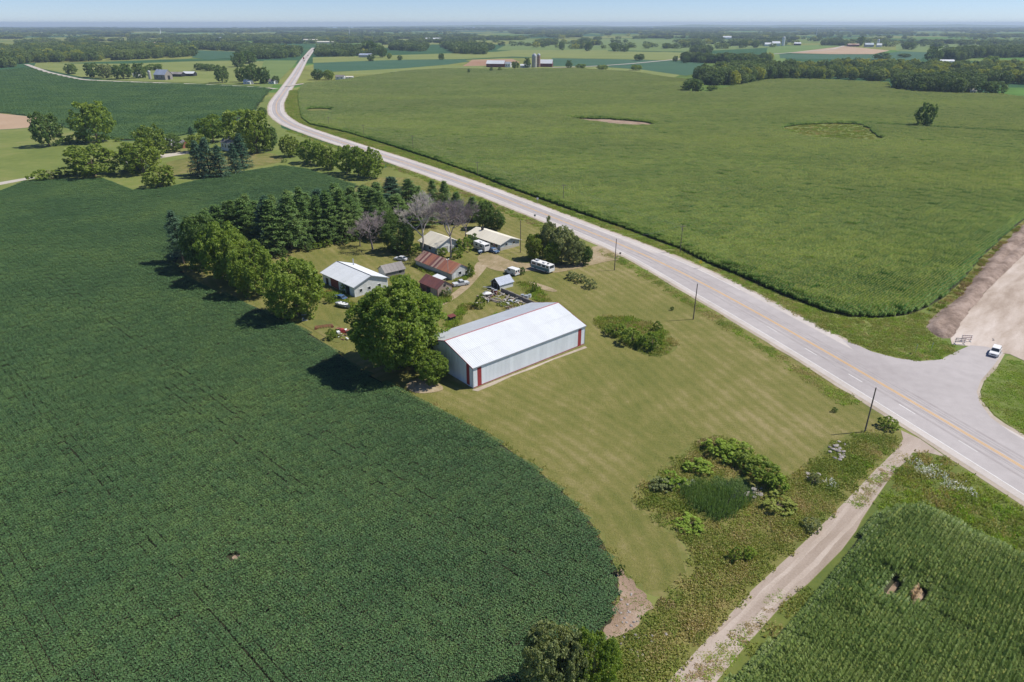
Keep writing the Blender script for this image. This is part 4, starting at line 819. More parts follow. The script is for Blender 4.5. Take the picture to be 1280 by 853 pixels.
# ================================================================== TREES
T = tree
T('broad_big', 500, 460, 353, 106, 'broadleaf_tree', 'huge round green tree standing against the machine shed')
T('broad', 541, 478, 440, 42, 'broadleaf_tree', 'low pale green young tree at the shed gable end', mat='l_green')
T('broad', 372, 396, 326, 66, 'broadleaf_tree', 'bright green round tree ending the soybean edge row'); T('broad', 320, 368, 303, 50, 'broadleaf_tree', 'second green tree of the soybean edge row')
T('broad', 286, 352, 278, 54, 'broadleaf_tree', 'tall green tree in the middle of the soybean edge row'); T('broad', 258, 338, 270, 44, 'broadleaf_tree', 'dark tree of the soybean edge row beside the pines', mat='l_dark')
T('broad', 303, 356, 296, 40, 'broadleaf_tree', 'crowded green tree squeezed into the soybean edge row')
PR = [(233, 330, 268), (246, 322, 262), (262, 316, 258), (278, 311, 254), (294, 308, 250), (310, 312, 250), (312, 302, 246), (328, 300, 243), (330, 316, 250), (345, 316, 246), (346, 296, 243), (362, 312, 243), (364, 293, 240), (380, 308, 238), (383, 290, 234), (398, 305, 240), (402, 286, 233), (415, 302, 238), (420, 283, 230), (431, 299, 240), (438, 279, 230), (446, 295, 238), (456, 275, 228), (474, 270, 226), (494, 266, 222), (510, 272, 226), (478, 290, 244)]
PR += [(252, 318, 264), (270, 306, 256), (288, 302, 250), (304, 300, 250), (320, 308, 256), (337, 306, 248), (354, 304, 250), (372, 301, 240), (390, 297, 238), (408, 295, 240), (426, 292, 236), (444, 287, 236), (464, 283, 240), (484, 278, 236), (470, 296, 252), (500, 280, 240), (520, 270, 232), (530, 282, 244)]
for i, (x, y, t) in enumerate(PR): T('pine', x + (i * 5) % 7 - 3, y, t + (i * 11) % 13 - 4, 29 + (i * 7) % 13, 'pine_tree', *(('blue tinged pine standing among the darker windbreak pines', 'blue tinged windbreak pines', 'l_spruce') if i % 8 == 0 else ('dark pine on the yard side of the windbreak, trunk meeting the lawn', 'yard side windbreak pines', 'l_pine') if y > 294 else ('dark pine on the soybean side of the windbreak', 'soybean side windbreak pines', 'l_pine')))
for i, (x, y, t) in enumerate([(540, 274, 226), (556, 272, 226), (572, 278, 240), (590, 276, 246)]): T('pine', x, y, t, 24, 'pine_tree', 'lean pine between the garage and the highway', 'pines behind the garage', 'l_pine')
for x, y, t, w, lb in ((606, 286, 252, 24, 'bushy dark green tree behind the ranch house'), (622, 287, 262, 20, 'small round tree at the highway side of the ranch house')): T('broad', x, y, t, w, 'broadleaf_tree', lb, mat='l_dark')
T('dead', 466, 312, 262, 44, 'dead_tree', 'bare purple grey dead tree in front of the pines', mat='m_deadtwig', bark='m_deadtwig'); T('dead', 528, 314, 243, 52, 'dead_tree', 'tall pale bare tree beside the cream roofed garage', mat='m_deadbark', bark='m_deadbark')
T('dead', 564, 322, 249, 56, 'dead_tree', 'bare spreading dead tree before the garage wall', mat='m_deadtwig', bark='m_deadbark'); T('dead', 450, 308, 278, 26, 'dead_tree', 'thin grey dead sapling beside the bare purple tree', mat='m_deadtwig', bark='m_deadtwig')
T('dead', 582, 300, 252, 34, 'dead_tree', 'greyish bare tree between garage and ranch house', mat='m_deadtwig', bark='m_deadtwig')
for x, y, t, w, m, lb in ((500, 314, 276, 40, 'l_dark', 'broad dark green bush tree between the two tall bare trees and the lawn'), (486, 300, 262, 26, 'l_dark', 'dark tree filling the gap behind the bare purple tree'), (668, 324, 293, 26, 'l_yellow', 'bright yellow green tree at the drive entrance'), (684, 322, 272, 23, 'l_grey', 'upright grey green poplar in the drive clump'), (702, 329, 283, 36, 'l_grey', 'large grey green tree of the drive clump'), (717, 331, 297, 28, 'l_grey', 'grey green lower tree of the drive clump'), (731, 331, 306, 20, 'l_dark', 'dark tree closing the drive clump by the highway'),
      (690, 331, 302, 26, 'l_green', 'mid green tree low in the drive clump'), (686, 874, 790, 66, 'l_grey', 'grey green feathery tree at the soybean corner'), (738, 874, 792, 54, 'l_green', 'mid green tree beside the sandy corner'), (712, 880, 800, 44, 'l_grey', 'dull green sapling between the two trees at the soybean corner')):
    T('broad', x, y, t, w * (.88 if 660 < x < 740 and y < 340 else 1), 'broadleaf_tree', lb, mat=m)
SH = [(352, 321, 310, 18, 'l_dark', 'dark bush at the foot of the yard side pines'), (384, 313, 302, 20, 'l_dark', 'dark bush under the middle windbreak pines'), (408, 308, 299, 16, 'l_green', 'green bush at the pines facing the white barn'), (428, 305, 295, 18, 'l_dark', 'low dark bush below the pines near the bare purple tree'), (396, 311, 303, 12, 'l_green', 'small green bush between the pine bushes'), (443, 301, 290, 16, 'l_dark', 'dark bush behind the thin dead sapling'),(513, 317, 300, 26, 'l_green', 'green bush at the end of the rusty barn'), (553, 320, 309, 16, 'l_green', 'green bush under the garage gable'), (572, 322, 308, 16, 'l_green', 'green bush at the dead tree trunk'), (580, 314, 296, 22, 'l_green', 'leafy bush between garage and camper'), (590, 306, 292, 18, 'l_dark', 'dark bush beside the camper'), (588, 346, 330, 9, 'l_green', 'small bush at the stone gable of the rusty barn'), (600, 385, 367, 14, 'l_green', 'bush on the path to the scrap planks'), (558, 372, 360, 14, 'l_grey', 'grey bush against the red shed gable'), (413, 378, 366, 14, 'l_green', 'bush by the orange canoe'), (432, 366, 352, 12, 'l_green', 'bush before the white barn wall'), (668, 366, 352, 8, 'l_green', 'sapling in the weeds behind the planks'), (652, 343, 334, 10, 'l_dark', 'dark round bush beside the white van'), (414, 424, 412, 14, 'l_green', 'small leafy bush beside the rusty harrow'),
      (715, 349, 340, 16, 'l_grey', 'first low shrub of three, next to the motorhome'), (726, 353, 343, 14, 'l_grey', 'middle low shrub of the three past the motorhome'), (738, 360, 349, 17, 'l_grey', 'third low shrub, farthest from the motorhome'), (790, 430, 410, 30, 'l_green', 'big weed bush in the unmown lawn patch'), (815, 436, 416, 26, 'l_green', 'second weed bush in the unmown lawn patch'), (822, 414, 401, 12, 'l_green', 'slim sapling in the unmown lawn patch'), (770, 418, 404, 26, 'l_green', 'low bush at the shed end of the lawn patch'),
      (918, 572, 558, 40, 'l_bright', 'green bush on the upper bank of the pond'), (940, 586, 568, 38, 'l_green', 'dark willow bush on the pond bank'), (958, 602, 580, 38, 'l_green', 'dark dense bush on the pond bank beside the boards'), (928, 579, 563, 34, 'l_green', 'dark bush between the pond bank bushes'), (970, 612, 594, 28, 'l_bright', 'green bush at the outer end of the pond bank'), (892, 566, 551, 30, 'l_bright', 'rounded olive bush at the lawn corner of the pond'), (842, 606, 594, 30, 'l_bright', 'pale grey green bush beside the boulders'), (826, 611, 600, 28, 'l_grey', 'grey green bush at the pond lawn edge'), (872, 588, 577, 34, 'l_bright', 'low green bush above the boulders'), (908, 562, 551, 30, 'l_bright', 'small bush topping the pond bank'),
      (918, 700, 686, 18, 'l_green', 'dark green bush in the wild grass'), (936, 698, 686, 16, 'l_bright', 'bright green bush in the wild grass'), (972, 634, 624, 40, 'l_verge', 'wide bright bush below the pond'), (862, 658, 650, 36, 'l_bright', 'low bush on the near pond rim'), (1018, 603, 592, 14, 'l_grey', 'grey bush by the black stone'), (1015, 662, 650, 20, 'l_grey', 'pale weed bush beside the dirt track'), (1110, 535, 522, 22, 'l_green', 'low green bush near the track mouth'), (745, 838, 818, 20, 'l_green', 'bush at the foot of the corner trees'), (776, 718, 706, 9, 'l_dark', 'dark weed at the soybean tip'), (1043, 515, 509, 7, 'l_dark', 'tiny dark bush on the lawn by the pole'), (840, 388, 383, 5, 'l_dark', 'tiny bush on the lawn between the poles')]
for x, y, t, w, m, lb in SH: T('shrub', x, y, t, w, 'shrub', lb, mat=m, cat='shrub')
# homestead to the upper left
HS = [('broad', 62, 183, 140, 32, 'l_dark', 'lone dark round tree on the meadow by the stubble'), ('broad', 122, 178, 127, 46, 'l_green', 'large full tree between meadow and soybeans'), ('broad', 119, 220, 182, 58, 'l_yellow', 'wide low olive tree at the soybean field tip'), ('broad', 193, 198, 157, 36, 'l_yellow', 'yellow green tree behind the homestead drive'), ('broad', 180, 217, 174, 46, 'l_yellow', 'big yellow green tree at the homestead drive'), ('spruce', 171, 213, 186, 24, 'l_spruce', 'dark blue spruce among yellow green trees'), ('broad', 202, 234, 207, 38, 'l_yellow', 'round yellow green tree on the lawn tip'),
      ('spruce', 250, 219, 176, 22, 'l_spruce', 'first dark spruce beside the white house'), ('spruce', 263, 222, 172, 24, 'l_spruce', 'tall dark spruce of the homestead group'), ('spruce', 277, 222, 182, 22, 'l_spruce', 'dark spruce in the middle of the homestead group'), ('spruce', 295, 217, 180, 18, 'l_spruce', 'dark spruce before the white house wall'), ('spruce', 304, 210, 168, 22, 'l_spruce', 'dark spruce on the highway side of the house'), ('broad', 267, 178, 144, 38, 'l_green', 'green tree behind the homestead roof'), ('broad', 303, 186, 138, 48, 'l_green', 'big bright tree above the homestead'), ('broad', 322, 192, 138, 40, 'l_yellow', 'bright tree between homestead and highway'), ('broad', 338, 188, 156, 22, 'l_dark', 'dark tree at the highway bend'), ('broad', 329, 148, 134, 12, 'l_dark', 'small dark tree beside the highway curve'),
      ('broad', 248, 190, 168, 28, 'l_yellow', 'small yellow green tree beside the house'), ('broad', 218, 190, 167, 24, 'l_dark', 'purple dark ornamental tree by the white outbuilding'), ('spruce', 240, 173, 159, 9, 'l_spruce', 'little pointed spruce behind the outbuilding'), ('shrub', 84, 177, 169, 16, 'l_dark', 'small bush by the meadow trees'), ('shrub', 97, 179, 168, 22, 'l_green', 'bush under the large full tree'), ('shrub', 149, 177, 172, 10, 'l_green', 'little bush on the field margin'), ('shrub', 50, 226, 213, 22, 'l_green', 'scrubby bush by the gravel drive'), ('shrub', 66, 223, 213, 20, 'l_grey', 'grey scrub along the meadow edge'), ('shrub', 82, 220, 208, 24, 'l_green', 'scrubby bush beside the olive tree'), ('shrub', 355, 203, 199, 8, 'l_dark', 'small dark bush on the dry lawn'),
      ('broad', 364, 196, 169, 26, 'l_yellow', 'first bright tree of the highway hedge'), ('broad', 388, 204, 175, 32, 'l_green', 'green tree of the highway hedge'), ('broad', 413, 212, 184, 26, 'l_yellow', 'yellow green tree of the highway hedge'), ('broad', 434, 217, 182, 30, 'l_green', 'tall green tree of the highway hedge'), ('broad', 462, 223, 185, 36, 'l_green', 'large dark ended tree closing the highway hedge'), ('broad', 448, 220, 183, 28, 'l_green', 'full tree between the last hedge trees'), ('broad', 400, 207, 180, 24, 'l_green', 'small tree within the highway hedge'),
      ('broad', 1154, 160, 129, 22, 'l_dark', 'lone dark tree standing in the corn field')]
for k, x, y, t, w, m, lb in HS: T(k, x, y, t, w * (.88 if k == 'broad' else 1), {'broad': 'broadleaf_tree', 'spruce': 'spruce_tree', 'shrub': 'shrub'}[k], lb, mat=m, cat='shrub' if k == 'shrub' else 'tree')
# far single trees
FT = [(866, 115.5, 98.5, 24, 'l_dark', 'rounded dark tree in front of the corner wood'), (890, 113.5, 107, 12, 'l_yellow', 'small yellowish tree beside the corner wood'), (1230, 118, 102, 15, 'l_dark', 'dark tree by the hidden house'), (1244, 119, 102, 17, 'l_dark', 'broad dark tree closing the hidden house wood'), (1200, 116, 103, 16, 'l_yellow', 'olive tree before the hidden house'), (1153, 116, 104.5, 10, 'l_green', 'pale green round tree in the dark wood'), (1165, 78, 58, 16, 'l_dark', 'tall dark tree beside the hill wood'), (1238, 80, 70, 13, 'l_green', 'green tree behind the sunny clearing'),
      (552, 75, 66.5, 7, 'l_dark', 'lone dark tree behind the narrow soybean strip'), (702, 63, 52.5, 7, 'l_dark', 'lone upright tree on the hazy rise'), (735, 64, 53, 9, 'l_dark', 'lone dark tree on the field edge past the silos'), (769, 65, 54, 10, 'l_dark', 'first of the twin round trees past the silos'), (780, 65, 56, 11, 'l_dark', 'second of the twin round trees past the silos'), (799, 76, 67.5, 12, 'l_dark', 'round tree by the straight lane'), (711, 85.5, 75.5, 8, 'l_dark', 'small tree in the hedge beyond the big corn'), (726, 86, 80, 12, 'l_green', 'low bush tree in the hedge beyond the big corn'), (753, 87.5, 81, 13, 'l_green', 'bushy tree in the hedge beyond the big corn'), (795, 88, 81, 13, 'l_green', 'bushy tree at the end of the corn hedge'), (659, 85, 72.5, 8, 'l_dark', 'dark tree before the silos'), (644, 86, 77, 9, 'l_dark', 'dark tree between red barn and silos'), (586, 92.5, 86, 3, 'l_dark', 'slim young tree on the farm drive'), (614, 90.5, 84, 4, 'l_dark', 'second slim tree on the farm drive'), (625, 90, 84, 5, 'l_green', 'small round tree on the farm drive'),
      (844, 77.5, 70, 6, 'l_dark', 'small tree on the straight lane'), (857, 79, 70, 9, 'l_dark', 'first dark tree of the lane row'), (876, 79, 70, 11, 'l_dark', 'dark tree in the lane row'), (893, 79, 68.5, 14, 'l_dark', 'tall dark tree in the lane row'), (910, 80, 70, 11, 'l_dark', 'dark tree past the gap in the lane row'), (925, 81, 68, 17, 'l_dark', 'broad dark tree in the lane row'), (939, 82, 71, 10, 'l_dark', 'narrow dark tree in the lane row'), (951, 82, 73, 14, 'l_green', 'bushy green tree ending the lane row'), (929, 60, 50, 10, 'l_dark', 'tree near the far white farm'), (944, 60, 51, 9, 'l_dark', 'tree beside the far white farm yard'),
      (278, 104, 81.5, 15, 'l_dark', 'single dark tree by the lane past the white roofed shed'), (90, 93, 80, 12, 'l_dark', 'round dark tree behind the lane bend'), (118, 97, 79, 17, 'l_dark', 'dark tree of the lane clump'), (134, 98, 80, 15, 'l_grey', 'greyish tree of the lane clump'), (155, 99, 80, 20, 'l_dark', 'large tree of the lane clump before the farm'), (176, 98, 79, 15, 'l_dark', 'dark tree behind the gambrel barn yard'), (193, 88, 80, 18, 'l_green', 'green bush tree behind the gambrel barn'), (250, 88, 79, 12, 'l_dark', 'dark thicket tree in the meadow'), (262, 89, 80, 14, 'l_dark', 'broad thicket tree in the meadow'), (300, 84, 66, 16, 'l_dark', 'dark tree at the wood corner'), (312, 80, 64, 16, 'l_dark', 'dark tree at the edge of the highway wood'),
      (302, 103, 84, 12, 'l_dark', 'first dark tree of the highway cottage clump'), (316, 105, 80, 20, 'l_dark', 'large dark tree of the cottage clump'), (330, 105, 84, 15, 'l_dark', 'dark tree beside the cottage'), (345, 105, 95, 9, 'l_dark', 'small dark tree by the cottage wall'), (397, 100, 86.5, 14, 'l_dark', 'first dark tree by the white trailers'), (411, 100, 87.5, 13, 'l_green', 'second tree by the white trailers'), (464, 76.5, 68, 9, 'l_dark', 'dark tree by the pale roofed building'), (464, 69, 51, 20, 'l_dark', 'tall dark tree behind the pale roofed building'), (478, 72, 58, 12, 'l_dark', 'dark tree at the wood end by the pale field'), (487, 74, 66.5, 6, 'l_green', 'little green tree in the pale field'), (500, 75.5, 69.5, 6, 'l_dark', 'little dark tree in the pale field'), (1075, 58, 45.5, 8, 'l_dark', 'tall tree behind the blue roofed farm'), (1135, 62.5, 53, 13, 'l_dark', 'round tree by the tan field'), (1130, 72, 67, 12, 'l_dark', 'dark tree in front of the tan field'), (1102, 75, 66, 18, 'l_dark', 'big tree above the mixed wood')]
for x, y, t, w, m, lb in FT: T('broad', x, y, t, w, 'broadleaf_tree', lb, mat=m)

# ================================================================== BUILDINGS
def ribbed(x0, x1, pitch, a, b, t=.03, rib=.035):
    """steel sheet from x0 to x1, spanning from edge line a=(y,z) to b=(y,z), ribs standing along the span"""
    a = Vector((0, *a)); b = Vector((0, *b)); d = (b - a).normalized(); nr = Vector((0, -d.z, d.y)) if abs(d.y) > .05 else Vector((0, -1, 0))
    if abs(d.y) > .05 and nr.z < 0: nr = -nr
    n = max(1, round((x1 - x0) / pitch)); p = (x1 - x0) / n; prof = []
    for k in range(n): prof += [(x0 + k * p, 0), (x0 + k * p + p - .09, 0), (x0 + k * p + p - .06, rib), (x0 + k * p + p - .03, rib)]
    prof.append((x1, 0)); mb = MB(); m = len(prof)
    up = [Vector((x, 0, 0)) + a + nr * h for x, h in prof] + [Vector((x, 0, 0)) + b + nr * h for x, h in prof]; dn = [Vector((x, 0, 0)) + q - nr * t for q in (a, b) for x in (x0, x1)]
    f = [(i, i + 1, m + i + 1, m + i) for i in range(m - 1)] + [(2 * m, 2 * m + 2, 2 * m + 3, 2 * m + 1), (0, m, 2 * m + 2, 2 * m), (m - 1, 2 * m + 1, 2 * m + 3, 2 * m - 1)]
    return mb.add(up + dn, f)
def gable_building(name, label, cat, A, ang, Ln, W, he, hr, wall, roof, gable=None, far_he=None, ov=.3, sheets=6, rows=1, pitch=.6, trim=None, ridge=None, group=None, near_top=None, sheet_mats=None, ridge_t=.5, base=None):
    """origin at the left near corner; x to the right end, y from near wall to far wall"""
    ang = rad(ang); e = np.array([math.cos(ang), math.sin(ang)]); o = np.array(A) + e * Ln; fh = far_he if far_he is not None else he
    g = empty(name, (o[0], o[1], 0), ang - math.pi, label=label, cat=cat, group=group); gm = gable or wall; t = .12; yr = W * ridge_t
    MB().box(0, 0, 0, Ln, t, he - .02).build('wall', wall, g); MB().box(0, W - t, 0, Ln, W, fh - .02).build('wall', wall, g)
    for x in (0, Ln - t):
        mb = MB(); pr = [(t + .001, 0), (W - t - .001, 0), (W - t - .001, fh - .02), (yr, hr - .04), (t + .001, he - .02)]
        mb.add([(x, y, z) for y, z in pr] + [(x + t, y, z) for y, z in pr], [(0, 1, 2, 3, 4), (9, 8, 7, 6, 5)] + [(k, 5 + k, 5 + (k + 1) % 5, (k + 1) % 5) for k in range(5)]); mb.build('gable_wall', gm, g)
    rng = random.Random(name + label)
    for side in (0, 1):
        y0, zz = (0, he) if side == 0 else (W, fh); sl = (hr - zz) / (yr - y0); ye = y0 - ov if side == 0 else y0 + ov; ze = zz + sl * (ye - y0)
        xs = np.linspace(-ov, Ln + ov, sheets + 1)
        for r in range(rows):
            fa, fb = r / rows, (r + 1) / rows
            for k in range(sheets):
                lift = .03 + .012 * r; a = (ye + (yr - ye) * fa, ze + (hr - ze) * fa + lift); b = (ye + (yr - ye) * fb - (0 if r == rows - 1 else -.12 * np.sign(yr - ye)), ze + (hr - ze) * fb + lift)
                m = rng.choice(sheet_mats) if sheet_mats else roof
                ribbed(xs[k] + .004, xs[k + 1] - .004, pitch, a, b).build('roof_sheet', m, g)
    if ridge: 
        mb = MB(); zz = hr + .1; mb.add([(-ov, yr - .15, hr + .045), (-ov, yr, zz), (-ov, yr + .15, hr + .045), (Ln + ov, yr - .15, hr + .045), (Ln + ov, yr, zz), (Ln + ov, yr + .15, hr + .045)], [(0, 1, 4, 3), (1, 2, 5, 4), (0, 3, 5, 2), (0, 2, 1), (3, 4, 5)]); mb.build('ridge_cap', ridge, g)
    if trim:
        for x in (-ov - .05, Ln + ov):
            for side in (0, 1):
                y0, zz = (0, he) if side == 0 else (W, fh); sl = (hr - zz) / (yr - y0); ye = y0 - ov if side == 0 else y0 + ov; ze = zz + sl * (ye - y0)
                mb = MB(); mb.add([(x, ye, ze - .14), (x, yr, hr - .14), (x, yr, hr + .09), (x, ye, ze + .09), (x + .05, ye, ze - .14), (x + .05, yr, hr - .14), (x + .05, yr, hr + .09), (x + .05, ye, ze + .09)], [(0, 1, 2, 3), (7, 6, 5, 4), (0, 4, 5, 1), (1, 5, 6, 2), (2, 6, 7, 3), (3, 7, 4, 0)]); mb.build('rake_trim', trim, g)
    if base: MB().box(-.06, -.06, 0, Ln + .06, W + .06, .35).build('foundation', base, g)
    return g
def opening(g, name, wall, a, b, zb, zt, mat, Ln, W, frame=None, depth=.05):
    """door or window on a wall: near, far, left or right"""
    def pl(a0, a1, q0, q1, d, m, nm, par):
        mb = MB()
        if wall == 'near': mb.box(a0, -d, q0, a1, .01 - 0.001, q1)
        elif wall == 'far': mb.box(a0, W - .009, q0, a1, W + d, q1)
        elif wall == 'right': mb.box(Ln - .009, a0, q0, Ln + d, a1, q1)
        else: mb.box(-d, a0, q0, .009, a1, q1)
        return mb.build(nm, m, par)
    o = pl(a, b, zb, zt, depth, mat, name, g)
    if frame:
        w = .09
        for r in ((a - w, a, zb - w, zt + w), (b, b + w, zb - w, zt + w), (a, b, zt, zt + w), (a, b, zb - w, zb)): pl(*r, depth + .03, frame, 'frame', o)
    return o

# big machine shed
LS, WS, HE, HR = 33.6, 19.07, 5.0, 7.85
g = gable_building('machine_shed', 'long white metal machine shed with red trim standing on the lawn', 'shed', (17.32, 148.53), 220.7, LS, WS, HE, HR, 'm_wall_steel', 'm_white_steel', ov=.25, sheets=12, rows=2, pitch=.46, trim='m_red_paint', ridge='m_red_paint')
n = 30
for k in range(n):       # ribbed steel siding, sheet by sheet
    xa, xb = LS * k / n, LS * (k + 1) / n; red = 1.1 < (xa + xb) / 2 < 2.4 or LS - 2.4 < (xa + xb) / 2 < LS - 1.1
    ribbed(xa + .002, xb - .002, .37, (-.02, .28), (-.02, HE - .4), .015, .018).build('siding_sheet', 'm_red_paint' if red else 'm_wall_steel', g)
for k in range(17):
    ya, yb = WS * k / 17, WS * (k + 1) / 17; red = k == 1 or k == 15; mid = (ya + yb) / 2; zt = HE + (HR - HE) * (1 - abs(mid / (WS / 2) - 1)) - .45
    for x0, s in ((-.05, -1), (LS + .02, 1)): MB().box(x0, ya + .01, .28, x0 + .03, yb - .01, zt).build('siding_sheet', 'm_red_paint' if red else 'm_wall_steel', g); MB().box(x0 - .02 if s < 0 else x0 + .03, ya + .01, .28, x0 if s < 0 else x0 + .05, ya + .05, zt).build('siding_rib', 'm_wall_steel', g)
for (x, y) in ((-.07, -.07), (LS - .03, -.07), (-.07, WS - .03), (LS - .03, WS - .03)): MB().box(x, y, 0, x + .1, y + .1, HE - .1).build('corner_trim', 'm_trim_grey', g)
MB().box(-.2, -.27, HE - .3, LS + .2, -.2, HE - .05).build('fascia', 'm_trim_grey', g); MB().box(0, -.05, .12, LS, -.012, .27).build('base_trim', 'm_red_paint', g); MB().box(-.03, -.03, 0, LS + .03, WS + .03, .12).build('foundation', 'm_concrete', g)
gv = P2([(590, 488), (615, 478), (640, 468.5), (690, 449), (731, 433), (734, 435), (712, 443), (692, 450), (664, 462), (640, 470.5), (618, 481), (597, 489.5)]); sheet('gravel_apron', 'pale gravel strip along the foot of the machine shed', gv, .04, 'm_gravel_edge')
rng_ = random.Random(4)
# white barn with red door
LB, WB = 17.2, 11.2
g = gable_building('pole_barn', 'white pole barn with a sliding red door, half behind the big tree', 'barn', (-44.2, 179.6), 134.5, LB, WB, 3.2, 5.2, 'm_wall_steel', 'm_white_steel', gable='m_barn_white', ov=.45, sheets=7, rows=1, pitch=.5, ridge='m_dark', trim='m_trim_grey')
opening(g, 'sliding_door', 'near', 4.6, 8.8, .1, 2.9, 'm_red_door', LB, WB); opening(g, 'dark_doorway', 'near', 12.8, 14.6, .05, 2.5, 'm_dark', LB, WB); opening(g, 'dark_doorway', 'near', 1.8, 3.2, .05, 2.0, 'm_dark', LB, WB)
for y in (1.6, 4.4, 7.8): opening(g, 'window', 'right', y, y + .9, 1.1, 2.0, 'm_glass', LB, WB, 'm_white_paint')
MB().tube([(3, 9, 4.0), (3, 9, 6.0)], [.18, .18], 8).build('vent_pipe', 'm_galv', g)
# sagging grey shed
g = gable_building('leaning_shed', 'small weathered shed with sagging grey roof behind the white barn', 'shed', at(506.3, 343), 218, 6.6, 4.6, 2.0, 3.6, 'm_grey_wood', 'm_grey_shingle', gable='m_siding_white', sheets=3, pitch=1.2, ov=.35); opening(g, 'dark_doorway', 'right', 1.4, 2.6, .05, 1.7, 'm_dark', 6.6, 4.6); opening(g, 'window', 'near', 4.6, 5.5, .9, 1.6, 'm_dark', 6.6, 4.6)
# cream roofed garage
g = gable_building('garage', 'cream roofed garage with grey walls behind bare trees', 'garage', (-25.0, 218.4), 130, 10.3, 10.0, 2.7, 5.0, 'm_siding_blue', 'm_cream_roof', gable='m_siding_white', sheets=6, pitch=.8, ov=.5, trim='m_trim_grey'); opening(g, 'garage_door', 'right', 1.2, 4.4, .05, 2.2, 'm_stone_base', 10.3, 10.0, 'm_trim_grey'); opening(g, 'door', 'right', 5.4, 6.3, .05, 2.05, 'm_siding_blue', 10.3, 10.0, 'm_trim_grey'); opening(g, 'window', 'right', 7.4, 8.9, 1.0, 1.9, 'm_glass', 10.3, 10.0, 'm_white_paint'); opening(g, 'window', 'near', 5.5, 7.0, 1.0, 2.0, 'm_glass', 10.3, 10.0, 'm_white_paint')
# ranch house
g = gable_building('ranch_house', 'low ranch house with pale roof by the gravel drive', 'house', (-4.0, 223.0), 132, 17.6, 8.8, 2.35, 3.75, 'm_siding_grey', 'm_cream_roof', gable='m_siding_blue', sheets=8, pitch=.9, ov=.5, trim='m_siding_white'); LH, WH = 17.6, 8.8
opening(g, 'stone_skirt', 'right', .02, WH - .02, 0, 1.0, 'm_stone_base', LH, WH, None, .08)
for y in (2.2, 5.6): opening(g, 'window', 'right', y, y + 1.1, 1.35, 2.15, 'm_glass', LH, WH, 'm_white_paint')
for x in (9.4, 12.6, 15): opening(g, 'window', 'near', x, x + 1.4, .9, 1.9, 'm_glass', LH, WH, 'm_white_paint')
opening(g, 'door', 'near', 14.2, 15.0 - .25, .05, 2.0, 'm_red_door', LH, WH); MB().box(3.2, 3.6, 3.1, 3.9, 4.3, 4.7).build('chimney', 'm_dark', g)
# rusty roofed long barn
g = gable_building('stock_barn', 'long low stone barn under a patched rusty metal roof', 'barn', (-18.0, 193.6), 133, 18.4, 7.2, 2.2, 4.3, 'm_siding_grey', 'm_rust', gable='m_barn_white', sheets=20, pitch=.46, ov=.3, sheet_mats=['m_rust', 'm_rust', 'm_rust', 'm_rust_pale', 'm_rust_dark']); LR, WR = 18.4, 7.2
opening(g, 'window', 'right', 2.6, 3.6, 1.2, 2.1, 'm_dark', LR, WR, 'm_siding_white'); opening(g, 'window', 'right', 5.2, 6.0, 1.0, 1.7, 'm_dark', LR, WR); opening(g, 'door', 'right', .5, 1.5, .05, 1.9, 'm_siding_white', LR, WR)
g = empty('lean_to', (-24.6, 190.5, 0), rad(-47), label='lean-to with white sheet roof between red shed and rusty barn', cat='lean-to')
ribbed(0, 4.6, .5, (0, 2.0), (3.2, 2.5)).build('roof_sheet', 'm_white_steel', g); MB().box(.2, .3, 0, 4.4, .42, 1.9).build('wall', 'm_grey_wood', g)
for x in (.3, 4.3): MB().box(x, 2.7, 0, x + .12, 2.82, 2.35).build('post', 'm_grey_wood', g)
# red shed
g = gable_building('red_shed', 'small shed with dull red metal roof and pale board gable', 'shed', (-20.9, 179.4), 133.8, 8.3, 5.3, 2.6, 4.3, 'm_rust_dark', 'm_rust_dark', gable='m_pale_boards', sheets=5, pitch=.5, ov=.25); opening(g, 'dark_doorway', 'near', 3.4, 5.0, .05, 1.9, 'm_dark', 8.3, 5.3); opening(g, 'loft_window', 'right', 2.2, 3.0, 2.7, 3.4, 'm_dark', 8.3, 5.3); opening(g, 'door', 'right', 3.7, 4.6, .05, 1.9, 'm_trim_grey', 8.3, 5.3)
for k in range(9): MB().box(5.2 + k * .34, -.035, .1, 5.2 + k * .34 + .3, -.002, 2.4).build('board', 'm_pale_boards', g)
# blue roofed shed
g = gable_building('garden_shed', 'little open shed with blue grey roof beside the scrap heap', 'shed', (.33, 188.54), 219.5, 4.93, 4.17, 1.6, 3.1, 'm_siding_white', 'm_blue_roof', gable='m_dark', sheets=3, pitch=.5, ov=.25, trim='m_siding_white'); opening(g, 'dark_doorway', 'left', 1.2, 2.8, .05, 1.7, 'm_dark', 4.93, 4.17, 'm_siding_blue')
# small rusty box
x, y = at(565, 400); g = empty('pump_house', (x, y, 0), rad(40), label='tiny box with a flat rusty red lid in the weeds', cat='pump house'); MB().box(-.8, -.6, 0, .8, .6, 1.1).build('wall', 'm_dark', g); ribbed(-1, 1, .4, (-.8, 1.12), (.8, 1.3)).build('lid', 'm_red_door', g)

